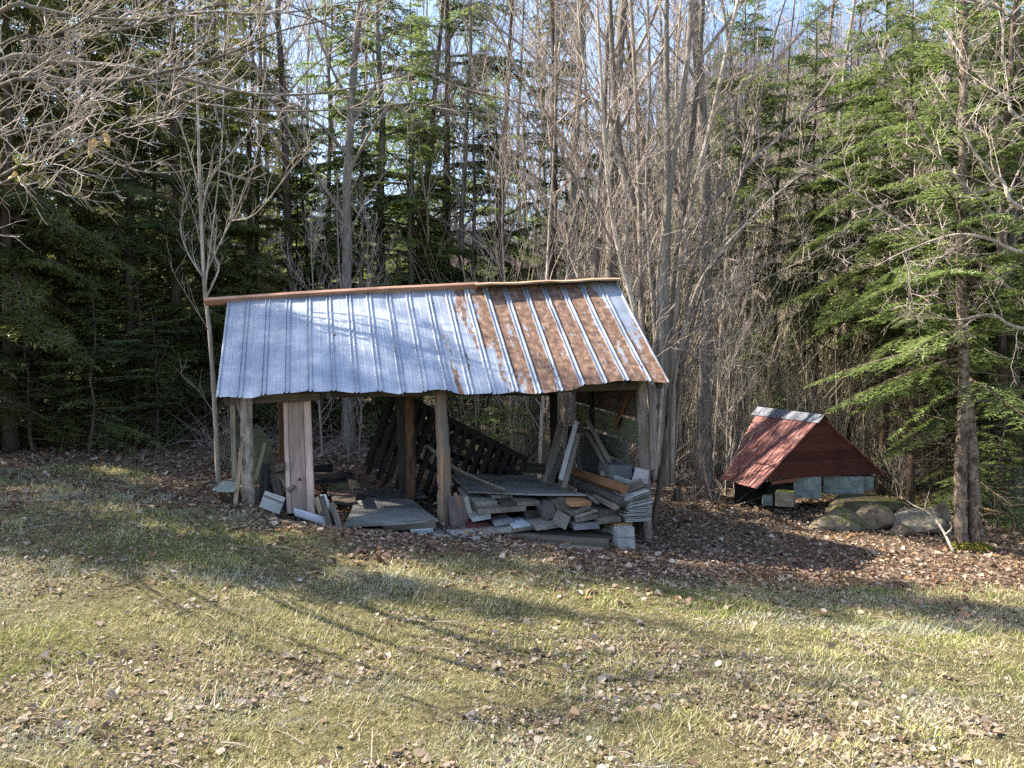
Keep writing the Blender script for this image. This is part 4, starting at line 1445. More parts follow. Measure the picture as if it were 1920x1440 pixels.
for i in range(5):     # boards closing the gable above
    z = 1.62 + i * 0.21
    f = 0.16 * (i + 0.5)
    a = wf.lerp(wr, min(0.45, f * 0.62)); b_ = wr.lerp(wf, min(0.45, f * 0.6))
    if (a - b_).length > 0.15:
        plank('wall_board', a + Vector((0, 0, z)), b_ + Vector((0, 0, z + 0.03)), 0.2, 0.02, (0, 0, 1), WD, SHED)
plank('wall_stud', W(1110, 905, 9.75), W(1108, 700, 9.75), 0.09, 0.05, (0.3, 1, 0), WK, SHED)
plank('brace', W(1188, 722, 8.95), W(1152, 800, 9.35), 0.085, 0.035, (0.25, 0.3, 1), wood((0.17, 0.085, 0.045)), SHED, 'brown diagonal brace on the right wall')
plank('corner_board', W(1222, 722, 8.86), W(1226, 880, 8.86), 0.085, 0.02, (1, 0.1, 0), wood((0.26, 0.21, 0.18)), SHED)

# ------------------------------------------------------------------ loose timber
def lum(label, cx, cy, w, h, rot, mat, Y=8.35, L=1.1, yaw=14, rise=0.0, name='board', cat='board', group='timber stacked in the right half of the shed'):
    p0 = W(cx, cy, Y)
    d = Vector((-math.sin(R(yaw)), math.cos(R(yaw)), rise)).normalized()
    s = Vector((math.cos(R(yaw)) * math.cos(R(rot)), math.sin(R(yaw)) * math.cos(R(rot)), math.sin(R(rot))))
    return plank(name, p0, p0 + d * L, w * MPP(Y), h * MPP(Y), s, mat, None, label, cat, group, 0.004)


def span(label, p, q, w, t, side, mat, Yp, Yq, name='board', cat='board', group=None, ragged=0.004):
    return plank(name, W(*p, Yp), W(*q, Yq), w, t, side, mat, None, label, cat, group, ragged)


WPALE = wood((0.36, 0.38, 0.38), 0.2); WBLUE = wood((0.42, 0.48, 0.52), 0.15); WRED = wood((0.09, 0.03, 0.028), 0.3); WPURP = wood(PURP, 0.3)
WYEL = wood((0.20, 0.13, 0.05), 0.3)
lum('thin rounded board just under the front edge of the plywood', 942, 931, 40, 6, 0, WG, 8.62)
lum('light grey board end, left one of three in the top row', 913, 945, 41, 10, 0, WL, 8.42)
lum('small grey board end, middle one of three in the top row', 955, 946.5, 28, 9, 0, WD, 8.36)
lum('long grey board end, right one of three in the top row', 991, 944.5, 44, 9.5, 0, WG, 8.4)
lum('longest grey board end spanning under the top row', 942, 957, 92, 9, 1.5, WG, 8.27)
lum('pale bluish board end beside the small leaning plank', 903, 971, 36, 9, 7, WPALE, 8.2)
lum('dark red block end low at the left of the stack', 898, 988, 40, 14, 1, WRED, 8.25)
lum('dark board end tilted above the lilac grey one', 936, 969, 28, 7, 17, WD, 8.38)
lum('lilac grey board end left of the white blue one', 945, 980, 37, 9, 6, WPURP, 8.22)
lum('white blue board end near the bottom of the stack', 979, 988, 34, 8, 4, WBLUE, 8.12)
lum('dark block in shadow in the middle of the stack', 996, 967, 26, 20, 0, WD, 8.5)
lum('dark beam end behind the lilac grey board', 970, 973, 24, 10, 3, WK, 8.5)
lum('dark square box end with a small white tag', 1030, 960, 25, 25, 20, wood((0.10, 0.085, 0.08), 0.3), 8.3, 0.35, name='box', cat='box')
plank('tag', W(1026, 962, 8.105), W(1029, 969, 8.105), 0.022, 0.003, (1, 0, 0.3), wood((0.8, 0.8, 0.78), 0.05), bpy.data.objects['box']) if False else None
lum('grey square block end leaning on the tagged box', 1056, 952, 25, 27, 24, WG, 8.34, 0.4, name='wood_block', cat='block')
lum('bright orange sawn board end right of the square blocks', 1089.5, 945, 41, 9.5, 0, wood((0.42, 0.22, 0.11), 0.15), 8.22)
lum('grey board end tilted up below the orange one', 1088, 958, 42, 8, 18, WG, 8.2)
lum('thin strip end fanned below the orange board', 1100, 964, 46, 4, 14, WL, 8.18)
lum('grey board end below the fanned thin strip', 1100, 972, 44, 8, 7, WG, 8.15)
lum('tilted flap of board with a pale edge', 1060, 979, 13, 26, -24, WL, 8.05, 0.5)
lum('lilac board end low in front, left of the blocks', 1100, 987, 50, 11, 1, WPURP, 8.1)
lum('grey board end right of the lilac one', 1143, 976, 46, 10, 4, WG, 8.15)
lum('thick dark timber end above the grey one', 1144, 962, 52, 13, 2, WD, 8.3)
lum('yellow brown board lying on the concrete blocks', 1168, 984.5, 38, 8, 0, WYEL, 8.2)
lum('flat grey board at the bottom left of the stack', 918, 1000, 90, 8, 4, WL, 8.05, 1.3)
lum('flat grey board reaching from the white blue end', 984, 992, 46, 6, 5, WG, 8.1)
lum('pale flat board, right end of the bottom row', 1027, 988.5, 46, 7, 4, WL, 8.08)
lum('added dark filler plank deep inside the stack', 1040, 985, 150, 14, 0, WK, 8.6)  # black planks added to keep the gaps inside the stack dark
lum('added wide dark filler plank under the plywood sheet', 1000, 935, 170, 8, 0, WK, 8.75)  # also an added filler, closes the view under the sheet
span('small leaning grey plank at the left of the stack', (873, 932), (881, 962), 0.045, 0.03, (1, 0, 0), WL, 8.22, 8.2, group='timber stacked in the right half of the shed')
span('brown streaked plank leaning beside the middle post', (853, 925), (864, 950), 0.04, 0.03, (1, 0, 0), wood((0.19, 0.11, 0.07)), 8.3, 8.3)
span('reddish grey panel standing beside the middle post', (857, 930), (862, 990), 0.2, 0.025, (1, 0.3, 0), wood((0.16, 0.12, 0.115), 0.3), 8.42, 8.35, name='panel', cat='panel')
for p, q, w, t, m, Yp, Yq, lab in [
    ((948, 1006), (1140, 1020), 0.12, 0.07, WG, 8.1, 8.0, 'long grey skid timber lying on the ground under the stack'),
    ((985, 998), (1150, 1006), 0.09, 0.05, WD, 8.3, 8.25, 'darker skid timber behind the long grey one'),
    ((870, 1014), (1130, 1030), 0.07, 0.03, WG, 7.9, 7.85, 'thin rough slab in the grass before the stack')]:
    span(lab, p, q, w, t, (0, 1, 0.2), m, Yp, Yq, group='skid timbers under the stack', ragged=0.01)

# slabs of plywood: pixel corners on a level
def slab(name, label, cor, z, t, mat, cat='plywood', zs=None):
    zs = zs or [z] * 4
    P = [G(a, b2, zz) for (a, b2), zz in zip(cor, zs)]
    c = sum(P, Vector()) / 4
    mb = MB()
    V = []
    n = 6
    for lay in (0, -t):
        for i in range(n + 1):
            for j in range(n + 1):
                p = (P[0].lerp(P[1], i / n)).lerp(P[3].lerp(P[2], i / n), j / n)
                wv = 0.006 * math.sin(i * 1.3 + j) * t / 0.02
                V.append(tuple(p - c + Vector((0, 0, lay + min(0.006, wv)))))
    m = n + 1
    Fc = []
    for i in range(n):
        for j in range(n):
            a = i * m + j
            Fc.append((a, a + m, a + m + 1, a + 1))
            a += m * m
            Fc.append((a, a + 1, a + m + 1, a + m))
    k = m * m
    rim = [i * m for i in range(m)] + [n * m + j for j in range(1, m)] + [i * m + n for i in range(n - 1, -1, -1)] + [j for j in range(n - 1, 0, -1)]
    for i in range(len(rim)):
        a, b3 = rim[i], rim[(i + 1) % len(rim)]
        Fc.append((a, a + k, b3 + k, b3))
    mb.add(V, Fc)
    o = obj(name, mb.mesh(name, mat), Matrix.Translation(c))
    tag(o, label, cat)
    return o


def ply_mat(col, name='plywood_grey'):
    m, nt, b = new_mat(name)
    g = noise_tex(nt, 'Object', (2.5, 14, 8), 5, 0.6)
    st = noise_tex(nt, 'Object', (2, 3, 2), 3, 0.5, loc=(4, 4, 4))
    c = ramp(nt, g, [(0.3, tuple(x * 0.7 for x in col)), (0.7, tuple(x * 1.25 for x in col))])
    c = mixc(nt, ramp(nt, st, [(0.5, (0, 0, 0)), (0.66, (0.7, 0.7, 0.7))]), c, tuple(x * 0.4 for x in col))
    nt.links.new(c, b.inputs['Base Color'])
    b.inputs['Roughness'].default_value = 0.75
    bump(nt, b, g, 0.4, 0.004)
    return m


PLY = ply_mat((0.20, 0.195, 0.18))
slab('plywood_sheet', 'large grey plywood sheet lying on the timber stack', [(843, 889), (878, 922), (1099, 928), (990, 890)], 0.36, 0.016, PLY)
slab('plywood_sheet', 'grey plywood top of the low platform at the left', [(668, 934), (645, 986), (822, 975), (768, 934)], 0.17, 0.02, PLY)
PLD = ply_mat((0.12, 0.115, 0.11), 'plywood_dark')
slab('board', 'dark wide board lying behind the low platform', [(672, 920), (664, 938), (800, 930), (790, 916)], 0.14, 0.03, PLD, 'board')
for i, (x0, y0, x1, y1) in enumerate([(600, 896, 650, 903), (604, 906, 655, 914), (612, 918, 660, 927), (622, 931, 664, 941)]):
    slab('plank', ['rear most of four flat planks left of the low platform', 'second of four flat planks left of the low platform, mossy',
                   'third of four flat planks left of the low platform, brown', 'nearest of four flat planks left of the low platform'][i],
         [(x0, y0), (x0 + 4, y1), (x1 + 6, y1), (x1, y0)], 0.2, 0.03, [WG, wood((0.19, 0.18, 0.11)), wood((0.17, 0.12, 0.1)), WD][i], 'plank')
G2 = 'timber around the low platform'
span('grey fascia board along the front of the low platform', (718, 988), (817, 982), 0.085, 0.03, (0, 0, 1), WG, 7.93, 8.02, group=G2)
span('pale short board below the fascia of the platform', (770, 997), (812, 994), 0.04, 0.05, (0, 0, 1), WPALE, 7.9, 7.95, group=G2)
span('grey plank lying flat before the platform, left end', (642, 997), (716, 996), 0.10, 0.03, (0, 1, 0), WG, 7.75, 7.8, group=G2)
span('short grey plank on the flat one before the platform', (636, 989), (665, 990), 0.10, 0.03, (0, 1, 0), WL, 7.85, 7.85, group=G2)
span('support timber under the platform', (650, 996), (820, 992), 0.08, 0.08, (0, 1, 0), WK, 8.3, 8.4, group=G2)
span('left one of two dark boards standing before the platform', (603, 932), (621, 1000), 0.058, 0.03, (1, 0, 0.2), WD, 8.05, 7.75, group=G2)
span('right one of two dark boards standing before the platform', (622, 944), (641, 1001), 0.055, 0.03, (1, 0, 0.2), WG, 8.0, 7.7, group=G2)
span('dark timber running back along the platform', (652, 890), (676, 932), 0.09, 0.07, (1, 0, 0), WK, 9.6, 8.7, group=G2)
span('splintered pale board tip by the pink panel', (606, 929), (617, 955), 0.055, 0.02, (1, 0, 0.4), WPALE, 8.2, 8.05, group=G2, ragged=0.03)
span('second splintered board tip beside the pink panel', (594, 936), (602, 962), 0.05, 0.02, (1, 0, 0.4), wood((0.34, 0.25, 0.17)), 8.2, 8.1, group=G2, ragged=0.03)
span('dark beam end standing behind the pink panel', (588, 880), (622, 878), 0.10, 0.1, (0, 0, 1), WK, 9.8, 9.9, name='beam', cat='beam', group=G2)
span('dark beam lying behind the flat planks', (588, 893), (650, 892), 0.08, 0.08, (0, 0, 1), WD, 9.6, 9.7, name='beam', cat='beam', group=G2)
span('lower dark beam lying behind the flat planks', (590, 902), (655, 899), 0.05, 0.05, (0, 0, 1), WK, 9.4, 9.5, name='beam', cat='beam', group=G2)

# the pink beaded panel: wide panel with two vertical battens
def pink_panel():
    b0, b1 = W(564, 962, 8.25), W(556, 736, 8.45)
    t = thing('door_panel', b0, 'tall pale pinkish wooden panel leaning under the eave at the left', 'panel')
    ctr = [(-0.115, 0.045, 0.012), (-0.010, 0.16, 0.0), (0.113, 0.075, 0.016)]
    for off, w, pr in ctr:
        o3 = Vector((off, 0.02 * off, 0)) + Vector((0, -pr, 0))
        plank('panel_board', b0 + o3, b1 + o3, w, 0.022, (1, 0.02, 0.0), WPINK, t)
    kn = MB(); kn.tube([W(562, 899, 8.265), W(562, 899, 8.24)], [0.018, 0.018], 10)
    o = obj('knot', kn.mesh('knot', wood((0.10, 0.04, 0.03))), None, t)


pink_panel()
G3 = 'odds and ends in the left bay'
span('thin stick leaning against the left log post', (453, 838), (440, 956), 0.04, 0.02, (1, 0, 0), wood((0.24, 0.17, 0.12)), 8.15, 8.05, name='stick', cat='stick', group=G3)
def poly_board(label, pts, Ys, t, mat, name='panel', cat='panel'):
    P = [W(a, b2, y) for (a, b2), y in zip(pts, Ys)]
    c = sum(P, Vector()) / len(P)
    nrm = (P[1] - P[0]).cross(P[2] - P[0]).normalized()
    if nrm.y > 0: nrm = -nrm
    n = len(P)
    mb = MB()
    mb.add([tuple(p - c) for p in P] + [tuple(p - c - nrm * t) for p in P],
           [tuple(range(n)), tuple(range(2 * n - 1, n - 1, -1))] + [(i, i + n, (i + 1) % n + n, (i + 1) % n) for i in range(n)])
    o = obj(name, mb.mesh(name, mat), Matrix.Translation(c))
    return tag(o, label, cat)


poly_board('dark olive cut panel leaning inside the left bay', [(473, 905), (473, 826), (485, 798), (512, 828), (508, 870), (494, 905)], [8.9, 9, 9.1, 9, 8.9, 8.8], 0.02, wood((0.075, 0.08, 0.045), 0.2))
span('light olive stick leaning on the dark olive panel', (497, 831), (480, 900), 0.04, 0.02, (1, 0, 0), wood((0.17, 0.17, 0.10)), 8.8, 8.6, name='stick', cat='stick', group=G3)
poly_board('pale grey grooved panel piece tilted by the left log post', [(497, 920), (535, 933), (523, 964), (486, 950)], [8.0, 8.02, 7.92, 7.9], 0.05, wood((0.30, 0.30, 0.28), 0.12))
span('groove batten of the pale tilted panel piece', (495, 929), (531, 943), 0.012, 0.01, (0, 0, 1), WG, 7.965, 7.975, name='batten', cat='batten', group=G3)
poly_board('white grey flat board tilted at the foot of the pink panel', [(551, 952), (612, 970), (611, 982), (553, 962)], [8.0, 7.95, 7.85, 7.85], 0.03, wood((0.42, 0.42, 0.45), 0.12))
span('dark timber lying at the foot of the pink panel', (534, 985), (598, 984), 0.09, 0.08, (0, 1, 0), WD, 7.95, 7.95, name='beam', cat='beam', group=G3)
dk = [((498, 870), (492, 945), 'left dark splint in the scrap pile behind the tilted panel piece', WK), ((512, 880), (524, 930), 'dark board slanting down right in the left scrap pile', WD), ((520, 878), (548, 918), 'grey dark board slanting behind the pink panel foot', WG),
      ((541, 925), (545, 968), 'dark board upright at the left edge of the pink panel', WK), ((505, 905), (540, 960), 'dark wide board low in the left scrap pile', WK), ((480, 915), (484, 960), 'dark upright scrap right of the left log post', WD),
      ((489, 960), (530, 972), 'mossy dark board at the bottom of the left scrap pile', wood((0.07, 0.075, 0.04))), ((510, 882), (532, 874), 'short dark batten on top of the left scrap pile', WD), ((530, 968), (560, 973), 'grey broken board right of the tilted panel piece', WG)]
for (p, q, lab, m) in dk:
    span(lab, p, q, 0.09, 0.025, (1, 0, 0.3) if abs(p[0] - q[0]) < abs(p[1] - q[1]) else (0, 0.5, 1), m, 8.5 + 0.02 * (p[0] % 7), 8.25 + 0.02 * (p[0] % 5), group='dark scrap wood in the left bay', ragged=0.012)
conc = stone_mat('concrete', (0.20, 0.20, 0.19), (0.38, 0.38, 0.36))
conc_g = stone_mat('mossy_concrete', (0.15, 0.17, 0.13), (0.28, 0.30, 0.24), (0.12, 0.15, 0.04), 0.7)


def block(label, x0, y0, x1, y1, Y, depth, mat, name='concrete_block', cat='concrete block', group=None, parent=None, yaw=14):
    p = W((x0 + x1) / 2, (y0 + y1) / 2, Y)
    w = (x1 - x0) * MPP(Y); h = (y1 - y0) * MPP(Y)
    d = Vector((-math.sin(R(yaw)), math.cos(R(yaw)), 0))
    M, L = frame(p, p + d * depth, (math.cos(R(yaw)), math.sin(R(yaw)), 0))
    o = obj(name, board_mesh(name, L, w, h, mat), M, parent)
    if parent is None: tag(o, label, cat, group)
    elif label: o['label'] = label
    return o


GB = 'concrete blocks under the timber stack'
block('upper pale concrete block near the right front post', 1156, 989, 1191, 1007, 8.1, 0.38, conc, group=GB)
block('lower pale concrete block near the right front post', 1157, 1008, 1192, 1033, 8.1, 0.38, conc, group=GB)
block('upper darker concrete block set back under the stack', 1129, 990, 1154, 1005, 8.35, 0.3, conc_g, group=GB)
block('lower darker concrete block set back under the stack', 1127, 1006, 1155, 1028, 8.35, 0.3, conc_g, group=GB)
block('greenish block outside the left post, upper of two', 412, 918, 455, 940, 8.75, 0.35, conc_g)
block('greenish block sunk in leaves below the upper one', 414, 941, 458, 962, 8.75, 0.35, conc_g)
slab('board', 'pale flat board lying on the greenish block outside the left post', [(418, 902), (398, 917), (440, 919), (450, 903)], 0.47, 0.02, wood((0.34, 0.37, 0.33), 0.15), 'board')
slab('concrete_slab', 'grey concrete slab in the ground at the middle post foot', [(775, 990), (800, 1010), (900, 1008), (880, 990)], 0.055, 0.05, conc, 'slab')
# rusty chain at the foot of the middle post
def chain():
    S = spline([G(822, 984, 0.09), G(832, 995, 0.075), G(845, 1003, 0.07), G(862, 1009, 0.06), G(884, 1011, 0.05)], 5)
    t = thing('chain', Vector(S[0]), 'dark chain lying at the foot of the middle post', 'chain')
    me = None
    for i in range(0, len(S) - 1):
        p, q = Vector(S[i]), Vector(S[i + 1])
        if me is None:
            mb = MB()
            a = np.linspace(0, 2 * math.pi, 13)
            mb.tube([( 0.022 * math.cos(k), 0.012 * math.sin(k), 0) for k in a], 0.0045, 5, False)
            me = mb.mesh('link', wood((0.05, 0.04, 0.035)))
        M, L = frame(p, q, (0, 1, 0.2) if i % 2 else (0, 0.2, 1))
        obj('link', me, M, t)


chain()
# boards leaning in the right bay
GL = 'boards leaning in the right bay'
span('dark grey board leaning at the far left of the right bay', (1051, 797), (1024, 907), 0.085, 0.03, (1, 0.5, 0), WG, 9.3, 8.8, group=GL)
span('second dark board leaning beside the leftmost one', (1050, 852), (1032, 910), 0.06, 0.03, (1, 0.5, 0), WD, 9.1, 8.75, group=GL)
span('lightest grey board leaning in the right bay', (1081, 791), (1051, 900), 0.052, 0.03, (1, 0.3, 0), wood((0.30, 0.275, 0.27), 0.2), 9.0, 8.55, group=GL)
span('grey board leaning just right of the lightest one', (1084, 814), (1057, 916), 0.052, 0.03, (1, 0.3, 0), WG, 8.95, 8.5, group=GL)
span('long grey board sloping down right along the wall', (1101, 788), (1147, 874), 0.05, 0.03, (1, 0.3, 0), WG, 9.4, 8.95, group=GL)
span('shorter grey board sloping parallel to the long one', (1101, 811), (1137, 876), 0.045, 0.03, (1, 0.3, 0), WG, 9.35, 8.9, group=GL)
span('dark wide board standing between the leaning pairs', (1072, 800), (1066, 905), 0.09, 0.02, (1, 0, 0), WK, 9.9, 9.7, group=GL)
poly_board('big dark panel leaning on the right wall', [(1086, 832), (1100, 815), (1150, 880), (1146, 905), (1095, 900)], [9.6, 9.6, 9.1, 9.0, 9.3], 0.02, wood((0.035, 0.034, 0.032), 0.2))
for i, (y0, c) in enumerate([(798, 'top'), (808, 'middle'), (819, 'lowest')]):
    span('%s short dark rung like batten between the leaning boards' % c, (1083, y0), (1103, y0 - 1), 0.035, 0.03, (0, 0, 1), WD, 9.5, 9.55, name='batten', cat='batten', group='battens between the leaning boards')
# timber on the right of the stack
GT = 'timber lying beside the right wall'
span('thick orange brown beam with bright sawn end', (1072, 883), (1170, 917), 0.095, 0.085, (0.5, 0, 0.6), wood((0.17, 0.085, 0.04), 0.3), 9.6, 8.15, name='beam', cat='beam', group=GT)
span('bright orange sawn end face of the thick beam', (1169.6, 916.8), (1172, 917.6), 0.088, 0.079, (0.5, 0, 0.6), wood((0.45, 0.17, 0.09), 0.2), 8.16, 8.12, name='beam_end', cat='beam', group=GT) if False else None
o = log('log', [W(1060, 893, 9.7), W(1110, 915, 9.0), W(1167, 942, 8.2)], 0.06, 0.055, wood((0.075, 0.07, 0.065), 0.3), None, None, 12, 3)
tag(o, 'thick dark grey log below the orange brown beam', 'log', GT)
o = log('log', [W(1075, 905, 9.4), W(1110, 928, 8.9), W(1150, 952, 8.35)], 0.04, 0.035, wood((0.06, 0.055, 0.05), 0.3), None, None, 10, 4)
tag(o, 'thinner dark pole under the thick grey log', 'log', GT)
span('pale thin strip on top beside the orange beam', (1128, 887), (1184, 905), 0.05, 0.02, (0.3, 0, 1), wood((0.3, 0.31, 0.29), 0.1), 8.9, 8.4, group=GT)
block('dark grey box standing behind the pale strip', 1142, 872, 1186, 898, 8.7, 0.35, wood((0.085, 0.088, 0.085), 0.15), 'box', 'box')
poly_board('pale pinkish card tilted against the right front post', [(1192, 876), (1217, 882), (1215, 908), (1184, 903)], [8.5, 8.5, 8.45, 8.4], 0.015, wood((0.33, 0.29, 0.29), 0.1))
span('grey board poking out left of the newspaper like bundle', (1176, 918), (1205, 905), 0.1, 0.04, (0.6, 0.2, 1), WG, 8.4, 8.35, group=GT)
span('split thin board lying on the stack, left one', (1098, 926), (1121, 944), 0.03, 0.015, (1, 0, 0.4), WG, 8.5, 8.2, group=GT, ragged=0.02)
span('split thin board lying on the stack, right one', (1112, 930), (1157, 954), 0.06, 0.02, (1, 0, 0.5), WG, 8.6, 8.15, group=GT, ragged=0.02)
span('narrow splinter beside the right split board', (1130, 938), (1160, 949), 0.02, 0.012, (1, 0, 0.5), WL, 8.45, 8.2, group=GT, ragged=0.02)
# bundle of thin pale shingles
def bundle():
    rs = random.Random(4)
    base = W(1198, 978, 8.3)
    t = thing('shingle_bundle', base, 'fanned stack of thin pale shingles beside the right front post', 'shingles')
    m1 = wood((0.36, 0.35, 0.33), 0.15)
    for i in range(15):
        y = 977 - i * 3.5
        rot = (i - 4) * 1.7 if i > 4 else rs.uniform(-2, 2)
        cx = 1198 + rs.uniform(-4, 4)
        p0 = W(cx, y, 8.25 + rs.uniform(-0.03, 0.03))
        d = Vector((-0.25, 0.968, 0.02))
        s = Vector((math.cos(R(rot)), 0.25, math.sin(R(rot))))
        plank('shingle', p0, p0 + d * 0.4, rs.uniform(46, 56) * MPP(8.25), 0.008, s, m1, t, ragged=0.006)


bundle()
# two bent strips over the plywood
for k, (dx, dy, lab) in enumerate([(0, 0, 'upper of two bent dark strips lying over the plywood'), (3, 6, 'lower of two bent dark strips lying over the plywood')]):
    o = log('strip', [W(800 + dx, 834 + dy, 9.4), W(846 + dx, 872 + dy, 9.0), W(885 + dx, 893 + dy, 8.75), W(948 + dx - k * 10, 919 + dy - k * 2, 8.45)], 0.018, 0.016, WG if k == 0 else WD, None, None, 6, 5)
    tag(o, lab, 'strip', 'bent strips over the plywood')
for p, q, lab in [((975, 872), (1022, 874), 'upper grey plank behind the far edge of the plywood'), ((985, 882), (1022, 884), 'lower grey plank behind the far edge of the plywood')]:
    span(lab, p, q, 0.06, 0.05, (0, 0, 1), WD, 10.2, 10.3, group='planks behind the plywood')
# poles outside the right wall
for p, pm, q, r, lab in [((1240, 728), (1236, 800), (1226, 900), 0.028, 'brown pole leaning outside the right wall, nearer the post'),
                         ((1256, 728), (1246, 850), (1224, 990), 0.03, 'grey brown pole leaning outside the right wall from the roof corner')]:
    o = log('pole', [W(*p, 9.0), W(*pm, 8.95), W(*q, 8.9)], r, r * 1.1, post_m if r < 0.029 else M_BARK_DARK, None, None, 8, 6)
    tag(o, lab, 'pole', 'poles outside the right wall')

# ------------------------------------------------------------------ old picket fence panels stored in the shed
def fence(label, tip0, n, step, L, Y, rails, dirv=(-0.36, 0.933), jit=1.0, seed=1):
    rs = random.Random(seed)
    t = thing('picket_fence_panel', W(tip0[0] - n * 8, 900, Y), label, 'fence panel', 'old fence panels stored in the shed')
    mm = wood((0.022, 0.019, 0.017), 0.4)
    for k in range(n):
        x = tip0[0] - step[0] * k; y = tip0[1] - step[1] * k
        w = 0.062; tt = 0.018
        dx, dy = dirv[0] + rs.uniform(-.02, .02) * jit, dirv[1]
        tipL = 12 * MPP(Y)
        a = W(x, y, Y + 0.03); b2 = W(x + dx * L, y + dy * L, Y - 0.12)
        M, LL = frame(b2, a, (1, 0, 0.4))
        mb = MB()
        V = []
        for z in (-tt / 2, tt / 2):
            V += [(-LL / 2, -w / 2, z), (LL / 2 - tipL, -w / 2, z), (LL / 2 - tipL * .35, -w * .33, z), (LL / 2, 0, z), (LL / 2 - tipL * .35, w * .33, z), (LL / 2 - tipL, w / 2, z), (-LL / 2, w / 2, z)]
        mb.add(V, [tuple(range(6, -1, -1)), tuple(range(7, 14))] + [(i, (i + 1) % 7, (i + 1) % 7 + 7, i + 7) for i in range(7)])
        obj('picket', mb.mesh('picket', mm), M, t)
    for (p, q) in rails:
        plank('rail', W(*p, Y + 0.05), W(*q, Y + 0.02), 0.07, 0.035, (0, 0, 1), mm, t)


fence('dark old picket fence panel lying askew, pointed tips upper right', (988, 854), 17, (15.6, 7.6), 150, 10.15,
      [((728, 726), (988, 862)), ((708, 760), (975, 890)), ((694, 822), (860, 900))], seed=2)
fence('second dark picket panel behind the first, its rails sticking out left', (962, 846), 14, (16.8, 8.6), 165, 10.4,
      [((712, 790), (960, 905)), ((740, 745), (955, 858))], (-0.33, 0.944), seed=3)

